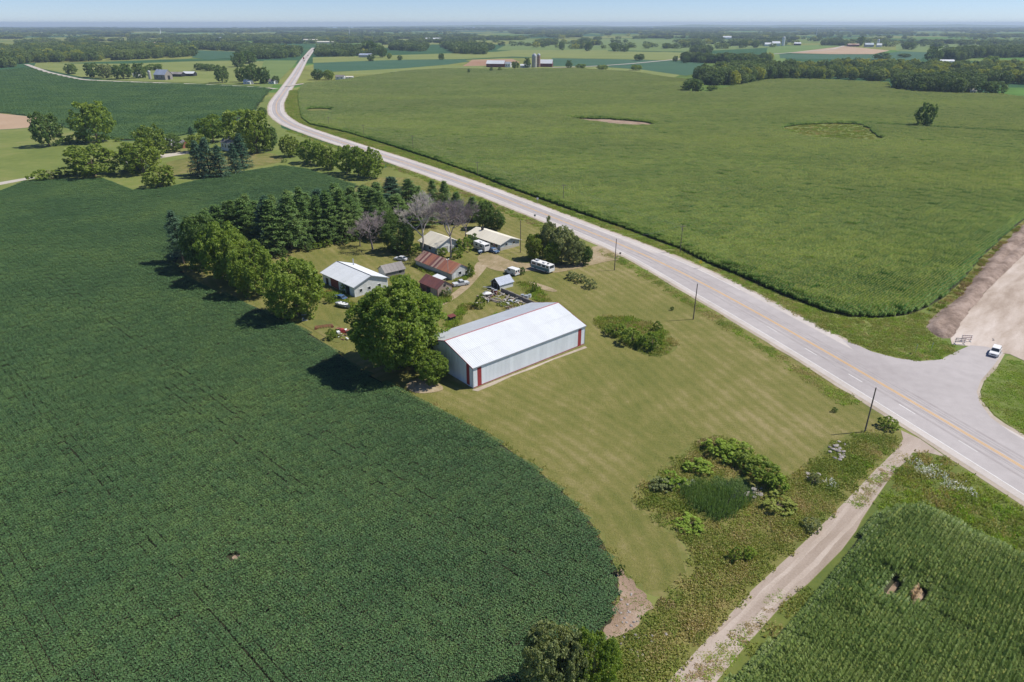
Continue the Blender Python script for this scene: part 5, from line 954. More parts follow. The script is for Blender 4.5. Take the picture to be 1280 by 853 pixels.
# far and homestead buildings (u, v of the near base corner, sizes in metres)
def far_building(nm, lb, u, v, Ln, W, he, hr, ang, wall, roof, wins=2, cat='barn', door='m_dark', shts=3):
    g = gable_building(nm, lb, cat, at(u, v), ang, Ln, W, he, hr, wall, roof, sheets=shts, pitch=3, ov=.4)
    for k in range(wins): x = Ln * (k + .7) / (wins + .4); opening(g, 'window', 'near', x - .6, x + .6, he * .4, he * .75, 'm_glass', Ln, W)
    opening(g, 'door', 'right', W * .35, W * .65, 0, he * .8, door, Ln, W); return g
far_building('homestead_house', 'white house with grey roof among the dark spruces', 289, 190, 11, 9, 5, 8.2, 140, 'm_siding_white', 'm_grey_shingle', 3, 'house'); far_building('outbuilding', 'small white outbuilding behind the yellow green trees', 213, 184, 8, 6, 2.8, 4.2, 150, 'm_siding_white', 'm_white_steel', 1, 'shed')
far_building('outbuilding', 'little red brick building near the purple tree', 228, 186, 7, 6, 2.8, 4.6, 140, 'm_rust', 'm_grey_shingle', 1, 'shed')
B = [('gambrel_barn', 'old grey barn with steep roof by the lane', 207, 100.5, 20, 13, 7, 13, 158, 'm_grey_wood', 'm_blue_roof', 'barn'), ('machine_shed', 'dark open shed next to the old grey barn', 227, 96.5, 19, 11, 4, 6.5, 172, 'm_dark', 'm_grey_shingle', 'shed'), ('machine_shed', 'white roofed open shed beside the meadow', 242, 95.8, 17, 11, 4, 6.5, 176, 'm_dark', 'm_white_steel', 'shed'), ('farm_house', 'small white house in the trees by the short weathered silo', 173, 97, 9, 7, 4, 6.5, 165, 'm_siding_white', 'm_white_steel', 'house'), ('cottage', 'white cottage under dark trees by the highway', 343, 105.5, 9, 7, 3.5, 6, 160, 'm_siding_white', 'm_grey_shingle', 'house'), ('cottage', 'pale cottage half hidden under the dark tree clump', 313, 106, 10, 7, 3.5, 6, 165, 'm_siding_white', 'm_white_steel', 'house'),
     ('trailer_home', 'white trailer home by two dark trees', 430, 100, 12, 6, 4, 6, 172, 'm_siding_white', 'm_grey_shingle', 'house'), ('trailer_home', 'long low white trailer at the corn edge', 441, 99.3, 14, 6, 3, 4, 175, 'm_siding_white', 'm_cream_roof', 'house'), ('feed_barn', 'large pale roofed building below the tall dark tree', 463, 72, 28, 20, 5, 8, 170, 'm_siding_grey', 'm_blue_roof', 'barn'), ('dairy_barn', 'long white barn amid far trees', 553, 50.5, 80, 20, 6, 10, 178, 'm_siding_white', 'm_white_steel', 'barn'), ('red_barn', 'red barn with a white roof on the reddish bare field', 630, 84.5, 32, 14, 6, 11, 168, 'm_red_door', 'm_white_steel', 'barn'), ('farm_house', 'white farmhouse between red barn and silos', 638, 84.5, 10, 9, 6, 9, 165, 'm_siding_white', 'm_trim_grey', 'house'), ('silo_barn', 'red barn with white roof beside the tall silos', 690, 84, 27, 14, 6, 12, 170, 'm_red_door', 'm_white_steel', 'barn'), ('milk_house', 'low white building at the foot of the silos', 663, 84.8, 18, 9, 3.5, 5.5, 172, 'm_siding_white', 'm_white_steel', 'shed'),
     ('dairy_barn', 'white barn of the far farm by the pasture', 966, 58, 26, 18, 6, 11, 170, 'm_siding_white', 'm_white_steel', 'barn'), ('feed_barn', 'tall white barn next to the far silo', 975, 58, 26, 18, 9, 15, 170, 'm_siding_white', 'm_white_steel', 'barn'), ('machine_shed', 'white roofed shed alone under far trees', 1001, 57, 22, 16, 6, 10, 165, 'm_dark', 'm_white_steel', 'shed'), ('red_barn', 'low red barn above the tan field', 1074, 58.5, 36, 16, 6, 9, 172, 'm_red_door', 'm_rust_pale', 'barn'), ('blue_barn', 'blue roofed barn above the tan field', 1092, 59, 26, 18, 7, 12, 170, 'm_trim_grey', 'm_siding_blue', 'barn'), ('farm_house', 'white house next to the blue roofed barn', 1102, 59, 15, 12, 6, 11, 165, 'm_siding_white', 'm_white_steel', 'house'), ('farm_house', 'pale house in the mixed wood opening', 1193, 79, 26, 10, 3.5, 6, 175, 'm_siding_white', 'm_white_steel', 'house'), ('hidden_house', 'house half hidden in the dark wood at the corn', 1146, 112, 10, 8, 4, 7, 150, 'm_siding_white', 'm_trim_grey', 'house'), ('cottage', 'pale cottage beside the olive tree at the corn edge', 1220, 117.5, 6, 6, 3, 5, 160, 'm_cream_roof', 'm_cream_roof', 'house'),
     ('far_barn', 'white barn at the foot of the far tower', 202, 44.6, 45, 20, 8, 14, 170, 'm_siding_white', 'm_white_steel', 'barn'), ('far_shed', 'pale blue shed before far trees', 278, 49, 70, 20, 6, 9, 175, 'm_siding_blue', 'm_blue_roof', 'shed'), ('far_shed', 'white shed next to the pale blue far shed', 310, 48.5, 60, 20, 6, 9, 175, 'm_siding_white', 'm_white_steel', 'shed'), ('far_barn', 'cream far building above the highway end', 396, 52, 60, 20, 6, 9, 175, 'm_siding_white', 'm_cream_roof', 'barn'), ('far_barn', 'cream far barn beyond the wooded highway end', 418, 54.5, 80, 16, 5, 8, 175, 'm_cream_roof', 'm_cream_roof', 'barn'), ('far_shed', 'white shed by the hazy far village', 914, 49.2, 40, 20, 8, 14, 165, 'm_siding_white', 'm_white_steel', 'shed'), ('far_barn', 'white barn near the lake shore woods', 1192, 39.6, 90, 30, 8, 14, 175, 'm_siding_white', 'm_white_steel', 'barn'), ('far_shed', 'tan roofed shed past the far long white barn', 625, 48.3, 60, 20, 7, 11, 175, 'm_rust_pale', 'm_cream_roof', 'shed')]
for nm, lb, u, v, Ln, W, he, hr, an, wl, rf, ct in B: far_building(nm, lb, u, v, Ln, W, he, hr, an, wl, rf, 2 if v > 75 else 0, ct)
def silo(lb, u, v, vt, r, mat='m_concrete'):
    x, y = at(u, v); h = height_at(x, y, vt); g = empty('silo', (x, y, 0), label=lb, cat='silo'); MB().tube([(0, 0, 0), (0, 0, h - r)], [r, r], 16).build('drum', mat, g); MB().tube([(0, 0, h - r + .01), (0, 0, h - r * .4), (0, 0, h)], [r, r * .8, r * .15], 16).build('dome', 'm_galv', g)
    for k in range(5): MB().tube([(0, 0, (h - r) * (k + .5) / 5), (0, 0, (h - r) * (k + .5) / 5 + .3)], [r + .06, r + .06], 16).build('hoop', 'm_galv', g)
silo('tall grey concrete silo beside the red barn', 667.8, 84.5, 67, 4.2); silo('slimmer rusty silo touching the tall concrete one', 673.2, 84, 67, 3, 'm_rust_pale'); silo('short weathered silo next to the old grey barn', 188, 99.5, 88, 2); silo('far white silo of the pasture farm', 978.5, 57.5, 46, 5, 'm_siding_white'); silo('far white silo behind the blue roofed barn', 1097, 57, 49, 4, 'm_siding_white')

# ================================================================== POLES, WIRES, SIGNS
HWD = math.atan2(.93, -.37)          # direction of the highway, away from camera
def pole(lb, u, v, vt=None, h=None, arms=1, group=None, r=.15):
    x, y = at(u, v); h = h or height_at(x, y, vt); g = empty('utility_pole', (x, y, 0), HWD, label=lb, cat='utility pole', group=group)
    MB().tube([(0, 0, -.1), (0, 0, h)], [r, r * .7], 8).build('post', 'm_pole', g)
    if arms:
        a = MB(); a.box(-.06, -1.1, h - .75, .06, 1.1, h - .6); a.build('crossarm', 'm_pole', g)
        for yy in (-.95, -.4, .4, .95): MB().tube([(0, yy, h - .6), (0, yy, h - .4)], [.06, .04], 6).build('insulator', 'm_galv', g)
        MB().tube([(.25, 0, h - 2.0), (.25, 0, h - 1.3)], [.16, .16], 8).build('fitting', 'm_galv', g)
    else: MB().tube([(0, 0, h), (0, 0, h + .22)], [.05, .03], 6).build('insulator', 'm_galv', g)
    return Vector((x, y, h))
pA = pole('utility pole standing at the mouth of the dirt track', 1081, 540, 485, arms=0); pB = pole('utility pole between weed patch and highway', 866.5, 399.5, 355, arms=0); pC = pole('utility pole by the mailbox at the drive entrance', 768, 338, 299, arms=0)
fpole = [pole(lb, u, v, t, r=.13) for lb, u, v, t in (('utility pole at the corn edge across from the farm lawn', 850, 315.5, 281), ('utility pole in the roadside grass across from the drive clump', 704, 255, 230), ('utility pole in the roadside grass across from the pines', 597, 220, 202), ('utility pole across from the highway hedge', 516.5, 190, 169), ('utility pole across from the hedge start', 455, 171.5, 156), ('utility pole at the outside of the highway bend', 411.5, 159, 146))]
pH = pole('dark wooden pole beside the ranch house', 650.5, 316, 276, arms=0)
def wire(lb, a, b, off=0, sag=.9, z=0):
    mb = MB(); d = (b - a).normalized(); sd = Vector((-d.y, d.x, 0)); P = [a.lerp(b, t) + sd * off + Vector((0, 0, z - sag * 4 * t * (1 - t))) for t in np.linspace(0, 1, 13)]; mb.tube(P, [.012] * 13, 3)
    return tag(mb.build('wire', 'm_galv'), lb, 'wire', 'sagging wires between utility poles')
for i in range(len(fpole) - 1):
    for o in (-.9, .9): wire('thin wire strung along the poles on the corn side of the highway', fpole[i], fpole[i + 1], o, 1.2, -.35)
wire('thin wire along the poles on the lawn side of the highway', pA, pB, 0, 1, .2); wire('thin wire along the poles on the lawn side of the highway', pB, pC, 0, .8, .2); wire('thin wire from the drive pole to the ranch house pole', pC, pH, 0, .7, .2); wire('thin wire crossing the highway to the drive pole', fpole[0], pC, 0, .7, 0)
x, y = at(560.5, 349); g = empty('yard_lamp', (x, y, 0), rad(40), label='tall yard pole with two white lamps by the red shed', cat='lamp'); MB().tube([(0, 0, 0), (0, 0, 6.3)], [.09, .06], 8).build('post', 'm_galv', g)
for s_ in (-.35, .35): MB().tube([(0, 0, 6.1), (s_, 0, 6.3)], [.03, .03], 5).build('bracket', 'm_galv', g); MB().tube([(s_, 0, 6.05), (s_, 0, 6.2), (s_, 0, 6.4)], [.12, .22, .08], 8).build('lamp_head', 'm_lamp', g)
def sign(nm, lb, u, v, h, w, mat, shape='square', rz=0, back='m_galv'):
    x, y = at(u, v); g = empty(nm, (x, y, 0), rz, label=lb, cat='sign'); MB().box(-.04, -.03, 0, .04, .03, h - w * .2).build('post', 'm_galv', g); k = 4 if shape != 'octagon' else 8; a0 = {'diamond': 0, 'square': math.pi / 4, 'octagon': math.pi / 8}[shape]; r = w / 2 * (1.2 if shape != 'octagon' else 1.05)
    mb = MB(); pr = [(math.cos(a0 + i * 2 * math.pi / k) * r, h - w / 2 + math.sin(a0 + i * 2 * math.pi / k) * r) for i in range(k)]; mb.prism(pr, -.06, -.035); mb.build('panel', mat, g); return g
sign('warning_sign', 'yellow diamond warning sign on the corn side verge', 875, 335.5, 2.6, 1.1, 'm_yellow_sign', 'diamond', rad(-20)); sign('road_sign', 'white road sign on the verge across from the pines', 672, 254.5, 2.6, 1.0, 'm_white_paint', 'square', rad(-20)); sign('road_sign', 'grey back of a sign beside the drive clump', 668.5, 275.5, 2.4, .9, 'm_trim_grey', 'square', rad(-20)); sign('stop_sign', 'stop sign seen edge on at the grass corner of the junction', 1144, 442, 2.4, .8, 'm_galv', 'octagon', rad(60)); sign('road_sign', 'thin street sign post in the grass near the junction', 1163, 441, 2.6, .7, 'm_teal', 'square', rad(50))
x, y = at(775, 321); g = empty('mailbox', (x, y, 0), rad(-20), label='dark mailbox on a post beside the highway drive', cat='mailbox'); MB().box(-.05, -.05, 0, .05, .05, 1.05).build('post', 'm_pole', g); pr = [(-.3, 1.05), (.3, 1.05), (.3, 1.3), (.15, 1.42), (-.15, 1.42), (-.3, 1.3)]; MB().prism(pr, -.25, .25).build('box', 'm_dark', g); MB().box(.31, -.2, 1.2, .33, -.15, 1.5).build('flag', 'm_red_sign', g)
def barricade(lb, u, v, rz):
    x, y = at(u, v); g = empty('barricade', (x, y, .06), rz, label=lb, cat='barricade', group='road closure barricades')
    for xx in (-1.0, 1.0): MB().box(xx - .04, -.04, .1, xx + .04, .04, 1.6).build('post', 'm_galv', g); MB().box(xx - .06, -.55, 0, xx + .06, .55, .1).build('foot', 'm_galv', g)
    for z in (.5, .95, 1.4):
        b = MB().box(-1.2, -.08, z, 1.2, -.045, z + .22).build('rail', 'm_white_paint', g)
        for k in range(5): x0 = -1.1 + k * .46; MB().add([(x0, -.084, z), (x0 + .2, -.084, z), (x0 + .34, -.084, z + .22), (x0 + .14, -.084, z + .22)], [(0, 1, 2, 3)]).build('stripe', 'm_orange', b)
barricade('striped barricade at the edge of the gravel road, beside the grass', 1199, 430.5, rad(-8)); barricade('striped barricade at the edge of the gravel road, beside the grass', 1207, 427, rad(-8))

# ================================================================== VEHICLES
def wheel(g, x, y, r=.34, w=.22):
    mb = MB(); s = 1 if y > 0 else -1; mb.tube([(x, y - w / 2, r), (x, y + w / 2, r)], [r, r], 14); t = mb.build('wheel', 'm_tyre', g); MB().tube([(x, y + s * (w / 2 - .005), r), (x, y + s * (w / 2 + .02), r)], [r * .6, r * .5], 12).build('rim', 'm_chrome', t)
def car(nm, lb, u, v, rz, Lc, Wc, Hc, paint, prof, cabin, wx=(.19, .8), z=0, cat='car', glass=True, xy=None, r=.34):
    """prof: body outline; cabin: greenhouse outline (fractions of length and height), +x is the front"""
    x, y = xy or at(u, v); g = empty(nm, (x, y, z), rz, label=lb, cat=cat); X = lambda q: [((a - .5) * Lc, b * Hc) for a, b in q]
    MB().prism(X(prof), -Wc / 2, Wc / 2, [.04] * len(prof)).build('body', paint, g)
    c = X(cabin); MB().prism(c, -Wc / 2 + .05, Wc / 2 - .05, [.02, .02] + [.14] * (len(cabin) - 2)).build('cabin', paint, g)
    if glass:
        n = len(c)
        for k, nm2 in ((1, 'windscreen'), (n - 1, 'rear_window')):
            a, b = c[k], c[(k + 1) % n]; d = Vector((b[0] - a[0], 0, b[1] - a[1])); nr = Vector((d.z, 0, -d.x)).normalized() * .012; nr = nr if nr.x * (1 if k == 1 else -1) > 0 else -nr
            pa, pb = Vector((a[0], 0, a[1])) + d * .1 + nr, Vector((a[0], 0, a[1])) + d * .9 + nr; ya, yb = (Wc / 2 - .15, Wc / 2 - .24) if k == 1 else (Wc / 2 - .24, Wc / 2 - .15)
            MB().add([pa + Vector((0, -ya, 0)), pa + Vector((0, ya, 0)), pb + Vector((0, yb, 0)), pb + Vector((0, -yb, 0))], [(0, 1, 2, 3)]).build(nm2, 'm_glass', g)
        lo = (c[0][1] * .8 + c[2][1] * .2); hi = (c[0][1] * .15 + c[2][1] * .85); xa0, xb0 = c[-1][0], c[2][0]
        for s in (-1, 1):
            for q0, q1 in ((.02, .48), (.54, .98)):
                xa, xb = xa0 + (xb0 - xa0) * q0, xa0 + (xb0 - xa0) * q1; yl, yh = Wc / 2 - .075, Wc / 2 - .155
                MB().add([(xa - .08, s * yl, lo), (xb + .08, s * yl, lo), (xb, s * yh, hi), (xa, s * yh, hi)], [(0, 1, 2, 3)]).build('side_window', 'm_glass', g)
    for f in wx:
        for s in (-1, 1): wheel(g, (f - .5) * Lc, s * (Wc / 2 - .08), r)
    for s in (-1, 1): MB().box(Lc / 2 - .06, s * Wc * .36 - .17, Hc * .42, Lc / 2 + .015, s * Wc * .36 + .17, Hc * .5).build('headlight', 'm_lamp', g); MB().box(-Lc / 2 - .015, s * Wc * .38 - .12, Hc * .42, -Lc / 2 + .05, s * Wc * .38 + .12, Hc * .54).build('taillight', 'm_red_sign', g)
    MB().box(Lc / 2 - .05, -Wc * .24, Hc * .34, Lc / 2 + .012, Wc * .24, Hc * .46).build('grille', 'm_dark', g)
    return g
SUVP = [(0, .2), (1, .2), (1, .5), (.97, .56), (.72, .6), (.02, .6), (0, .5)]; SUVC = [(.05, .6), (.74, .6), (.6, .98), (.56, 1.0), (.1, 1.0), (.06, .95)]
SEDC = [(.12, .6), (.74, .6), (.6, .97), (.56, 1.0), (.3, 1.0), (.27, .97)]; PICKC = [(.4, .6), (.72, .6), (.64, .97), (.6, 1.0), (.45, 1.0), (.42, .97)]
car('car', 'white sport utility vehicle leaving the gravel road at the junction', 1243, 443, rad(228), 4.7, 1.9, 1.72, 'm_white_paint', SUVP, SUVC, z=.06)
car('car', 'pale pickup parked in the grass beside the red shed', 576, 357, rad(25), 5.0, 1.9, 1.7, 'm_silver_paint', SUVP, PICKC, cat='pickup'); car('car', 'dark blue car parked beside the white barn', 425, 374.5, rad(150), 4.4, 1.75, 1.4, 'm_blue_paint', SUVP, SEDC); car('car', 'pale blue car half hidden by the bush behind the leaning shed', 501, 325.5, rad(160), 4.4, 1.75, 1.4, 'm_silver_paint', SUVP, SEDC); car('car', 'dark car parked in front of the ranch house wall', 617, 315.5, rad(-50), 4.5, 1.8, 1.45, 'm_blue_paint', SUVP, SEDC)
i = lambda s: (np.interp(s, SV, CL[:, 0]), np.interp(s, SV, CL[:, 1]), np.interp(s, SV, TAN[:, 0]), np.interp(s, SV, TAN[:, 1]))
def on_road(s, off, away): a = i(s); return (a[0] + a[3] * off, a[1] - a[2] * off), math.atan2(a[3], a[2]) + (0 if away else math.pi)
for s_, off, aw, pm, lb in ((np.interp(1500, CL[:, 1], SV), 1.9, True, 'm_dark', 'dark car driving away on the far highway'), (np.interp(1750, CL[:, 1], SV), 1.9, True, 'm_dark', 'second dark car farther away on the far highway')):
    q, rz = on_road(s_, off, aw); car('car', lb, 0, 0, rz, 5.0, 2.0, 1.8, pm, SUVP, SUVC, z=.08, xy=q)
q, rz = on_road(np.interp(1590, CL[:, 1], SV), -2.0, False); g = empty('truck', (*q, .08), rz, label='dark red truck coming down the far highway', cat='truck'); MB().box(-5, -1.25, 1, 3.2, 1.25, 4.0).build('cargo_box', 'm_rust_dark', g); MB().prism([(3.4, .6), (6, .6), (6, 1.8), (5.2, 3.0), (3.4, 3.1)], -1.2, 1.2).build('cab', 'm_red_car', g); MB().box(5.3, -1.0, 1.9, 5.75, 1.0, 2.7).build('windscreen', 'm_glass', g)
for xx in (-4, -2.8, 4.6):
    for s in (-1, 1): wheel(g, xx, s * 1.05, .5, .3)
# motorhome, van, camper
def boxy(nm, lb, xy, rz, Lc, Wc, z0_, Hc, paint, front, cat, stripe, wins, roofbits):
    g = empty(nm, (*xy, 0), rz, label=lb, cat=cat); pr = [(-Lc / 2, z0_), (Lc / 2 - .1, z0_)] + front + [(-Lc / 2 + .15, Hc), (-Lc / 2, Hc - .2)]
    MB().prism(pr, -Wc / 2, Wc / 2).build('body', paint, g)
    for s in (-1, 1):
        for a, b, c, d in wins: MB().box(a, s * Wc / 2 - .015, c, b, s * Wc / 2 + .015, d).build('window', 'm_glass', g)
        if stripe: MB().box(-Lc / 2 + .1, s * Wc / 2 - .01, stripe[0], Lc / 2 - .3, s * Wc / 2 + .02, stripe[1]).build('stripe', stripe[2], g)
        for f in (-.27, .33): wheel(g, f * Lc, s * (Wc / 2 - .1), .42, .26)
    (x0, q0), (x1, q1) = front[-2], front[-1]
    d = Vector((x1 - x0, 0, q1 - q0)); a = Vector((x0, 0, q0)) + d * .12; b = Vector((x0, 0, q0)) + d * .88; nn = Vector((d.z, 0, -d.x)).normalized() * .015; nn = nn if nn.x > 0 else -nn; w = Wc / 2 - .15
    MB().add([a + nn + Vector((0, -w, 0)), a + nn + Vector((0, w, 0)), b + nn + Vector((0, w, 0)), b + nn + Vector((0, -w, 0))], [(0, 1, 2, 3)]).build('windscreen', 'm_glass', g)
    for a, b, c, d, m in roofbits: MB().box(a, -c, Hc, b, c, Hc + d).build('roof_unit', m, g)
    for s in (-1, 1): MB().box(-Lc / 2 - .02, s * Wc * .36 - .12, z0_ + .5, -Lc / 2 + .02, s * Wc * .36 + .12, z0_ + .9).build('taillight', 'm_red_sign', g)
    return g
mx, my = at(680, 340); RVR = math.atan2(199.2 - 205.2, 12.6 - 6.3)
boxy('motorhome', 'old white motorhome with teal side parked on the lawn', (mx - .4, my + 1.2), RVR, 7.7, 2.4, .45, 2.8, 'm_white_paint', [(3.85, .6), (3.85, 1.5), (3.6, 2.6)] , 'motorhome', (.7, 1.55, 'm_teal'), [(-3.4, -1.9, 1.75, 2.4), (-1.3, .2, 1.75, 2.4), (.8, 2.0, 1.75, 2.4), (2.5, 3.3, 1.7, 2.3)], [(-2.6, -1.7, .45, .3, 'm_trim_grey'), (.3, 1.2, .5, .28, 'm_lamp'), (2.0, 2.5, .3, .12, 'm_dark'), (-3.5, -3.0, .3, .1, 'm_dark')])
vx, vy = at(640, 344)
g = boxy('van', 'white box van parked on the grass behind the garden shed', (vx, vy + .8), rad(133), 4.9, 1.95, .4, 2.25, 'm_white_paint', [(2.45, .6), (2.45, 1.0), (1.6, 1.25), (1.0, 2.1)], 'van', None, [(-.2, .8, 1.35, 1.9)], [])
for s in (-.45, .45): MB().box(-2.47, s - .3, 1.3, -2.44, s + .3, 1.85).build('rear_window', 'm_glass', g)
cx, cy = at(604, 316); boxy('camper', 'boxy white camper parked against the ranch house', (cx - .6, cy + 2.4), rad(-48), 6.0, 2.3, .5, 3.0, 'm_white_paint', [(3.0, .6), (3.0, 1.5), (3.0, 2.0), (2.8, 2.8)], 'camper', (1.0, 1.2, 'm_rust_pale'), [(-1.8, -.8, 1.7, 2.3), (.4, 1.6, 1.7, 2.3)], [(-.6, .3, .4, .25, 'm_siding_white')])
g = empty('blue_tank', (*at(600, 318), 0), rad(30), label='blue barrel cart in front of the camper', cat='cart'); MB().tube([(-.8, 0, .9), (-.7, 0, .9), (.7, 0, .9), (.8, 0, .9)], [.3, .55, .55, .3], 12).build('tank', 'm_blue_paint', g)
for s in (-.5, .5): wheel(g, 0, s, .3, .15)
# boat and canoe by the white barn
def hull(nm, lb, u, v, rz, Lc, Wc, h, mat, inner, cat='boat', seats=3):
    x, y = at(u, v); g = empty(nm, (x, y, .05), rz, label=lb, cat=cat); V = []; n = 9; m = 9
    for i_ in range(n):
        t = i_ / (n - 1); w = Wc / 2 * math.sin(math.pi * min(1, .25 + .75 * (1 - t) if t > .35 else .75 + .0)) if False else Wc / 2 * (1 - max(0, (t - .35) / .65) ** 2.2) * (.85 + .15 * min(1, t / .3)); w = max(w, .03)
        for j in range(m): a = -math.pi / 2 + math.pi * j / (m - 1); V.append(((t - .5) * Lc, w * math.sin(a), h * (1 - math.cos(a) ** .7 if abs(math.cos(a)) > 1e-6 else 1) + .15 * t * t * h))
    F = [(i_ * m + j, i_ * m + j + 1, (i_ + 1) * m + j + 1, (i_ + 1) * m + j) for i_ in range(n - 1) for j in range(m - 1)] + [tuple(range(m))]; MB().add(V, F).build('hull', mat, g, True)
    MB().prism([(-Lc * .45, h * .55), (Lc * .3, h * .55), (Lc * .3, h * .62), (-Lc * .45, h * .62)], -Wc * .38, Wc * .38).build('deck', inner, g)
    for k in range(seats): MB().box(-Lc * .35 + k * Lc * .24, -Wc * .34, h * .63, -Lc * .35 + k * Lc * .24 + .45, Wc * .34, h * .63 + .4).build('seat', 'm_white_paint', g)
    return g
hull('motor_boat', 'open motor boat with white seats and dark hull in the weeds', 430, 384, rad(-35), 5.0, 2.0, 1.0, 'm_trim_grey', 'm_siding_white'); hull('canoe', 'orange canoe lying in the weeds by the white barn', 404, 366, rad(20), 4.2, .9, .4, 'm_orange', 'm_rust', 'canoe', 2)

# ================================================================== SCRAP AND STONES
R_ = random.Random(9)
def plank(u, v, rz, Ln, w=.25, h=.12, mat='m_grey_wood', z=.1, lb='loose weathered plank in the scrap heap behind the shed', gr='planks of the scrap heap', nm='plank', tilt=0):
    x, y = at(u, v); o = MB().box(-Ln / 2, -w / 2, 0, Ln / 2, w / 2, h).build(nm, mat); o.location = (x, y, z); o.rotation_euler = (0, tilt, rz); return tag(o, lb, nm.replace('_', ' '), gr)
plank(612, 375, rad(-35), 9, .35, .3, 'm_pale_boards', .05, 'long pale beam lying along the front of the scrap heap', None, 'beam'); 
for k in range(4): plank(634 + k * 9.5, 367.5 + k * 4.2, rad(-46), 5.2, .16, 1.1, 'm_grey_wood', .0, 'dark timber fence length behind the scrap heap', 'timber fence lengths', 'fence_length')
for k in range(90):
    u = R_.uniform(607, 662); v = 369 + (u - 612) * .36 + R_.uniform(-7, 10); m = R_.choice(['m_grey_wood', 'm_grey_wood', 'm_pale_boards', 'm_siding_grey', 'm_stone_base', 'm_trim_grey', 'm_rust_dark']); plank(u, v, R_.uniform(0, 3.14), R_.uniform(.9, 3.0), R_.uniform(.15, .4), R_.uniform(.06, .2), m, R_.uniform(.05, .7), tilt=R_.uniform(-.25, .25))
def ring(u, v, r, mat, lb, gr, nm='tyre', tilt=0, z=.15):
    x, y = at(u, v); V = []; n, m = 14, 6
    for a in range(n):
        for b in range(m): t = 2 * math.pi * a / n; p = 2 * math.pi * b / m; rr = r + r * .3 * math.cos(p); V.append((rr * math.cos(t), rr * math.sin(t), r * .3 * math.sin(p)))
    F = [(a * m + b, ((a + 1) % n) * m + b, ((a + 1) % n) * m + (b + 1) % m, a * m + (b + 1) % m) for a in range(n) for b in range(m)]; o = MB().add(V, F).build(nm, mat, None, True); o.location = (x, y, z + r * .3); o.rotation_euler = (tilt, tilt * .5, 0); return tag(o, lb, nm, gr)
for k in range(7): ring(R_.uniform(626, 654), R_.uniform(374, 384), R_.uniform(.4, .65), R_.choice(['m_siding_white', 'm_stone_base', 'm_tyre']), 'old wheel ring lying in the scrap heap', 'wheel rings of the scrap heap', 'wheel_ring', R_.uniform(-.5, .5))
def drum(u, v, mat, lb, gr=None, r=.32, h=.9):
    x, y = at(u, v); g = empty('barrel', (x, y, 0), label=lb, cat='barrel', group=gr); MB().tube([(0, 0, 0), (0, 0, h)], [r, r], 12).build('drum', mat, g); MB().tube([(0, 0, h - .05), (0, 0, h + .02)], [r + .02, r + .02], 12).build('rim', 'm_trim_grey', g)
drum(616, 366, 'm_rust', 'rusty barrel beside the garden shed', r=.45, h=1.2); drum(619.5, 368.5, 'm_red_door', 'red barrel before the garden shed doorway', r=.5, h=1.4); drum(653, 372, 'm_trim_grey', 'grey barrel behind the timber fence', r=.5); drum(658, 374, 'm_trim_grey', 'dark grey tank barrel in the weeds behind the timber fence', r=.6, h=1.1); drum(662, 372, 'm_siding_white', 'pale barrel in the weeds behind the timber fence', r=.5)
x, y = at(609, 370); g = empty('flat_wagon', (x, y, 0), rad(20), label='low wagon with a white tarp at the end of the beam', cat='wagon'); MB().box(-1.4, -.8, .6, 1.4, .8, .75).build('deck', 'm_grey_wood', g); MB().add([(-1.2, -.7, .77), (1.2, -.7, .77), (1.2, .7, .77), (-1.2, .7, .77), (-.5, -.3, 1.15), (.6, -.25, 1.05), (.5, .3, 1.1), (-.6, .25, 1.2)], [(0, 1, 5, 4), (1, 2, 6, 5), (2, 3, 7, 6), (3, 0, 4, 7), (4, 5, 6, 7)]).build('tarp', 'm_siding_white', g)
for xx in (-.9, .9):
    for s in (-.7, .7): wheel(g, xx, s, .3, .15)
plank(597, 379, rad(15), 3.4, .5, .12, 'm_stone_base', .05, 'pale board in the weeds by the path', None, 'board')
# harrow and red scrap at the soybean edge
x, y = at(405, 409.5); g = empty('harrow', (x, y, 0), rad(18), label='rusty old harrow frame rusting on the dry grass', cat='harrow')
for yy in (-.6, 0, .6): MB().box(-2.2, yy - .06, .35, 2.2, yy + .06, .47).build('beam', 'm_rust', g)
for k in range(7): MB().box(-2 + k * .66, -.9, .25, -1.92 + k * .66, .9, .35 - .004).build('tine_bar', 'm_rust', g); MB().tube([(-1.96 + k * .66, .75, .25), (-1.9 + k * .66, .8, 0)], [.05, .02], 5).build('tine', 'm_rust', g)
for s in (-2.0, 2.0): MB().tube([(s, -1.1, .4), (s, -.95, .4)], [.4, .4], 12).build('disc', 'm_rust', g)
x, y = at(429, 417.5); g = empty('red_implement', (x, y, 0), rad(30), label='pinkish red broken machine with white panels in the weeds', cat='machine')
MB().tube([(0, 0, .5), (0, .9, .6)], [.75, .65], 14).build('drum', 'm_red_paint', g); MB().box(-1.5, -.5, .3, -.8, .6, .9).build('panel', 'm_siding_white', g); MB().box(.9, -.4, .1, 1.7, .5, .7).build('crate', 'm_rust', g); MB().add([(-1.2, 1.1, .1), (1.4, 1.0, .3), (1.5, 1.8, .5), (-1.0, 1.9, .2), (-1.2, 1.1, .02), (1.4, 1.0, .22), (1.5, 1.8, .42), (-1.0, 1.9, .12)], [(0, 1, 2, 3), (4, 7, 6, 5), (0, 4, 5, 1), (1, 5, 6, 2), (2, 6, 7, 3), (3, 7, 4, 0)]).build('sheet', 'm_siding_white', g); MB().box(-1.2, -1.4, 0, .9, -1.15, .25).build('bar', 'm_pale_boards', g)
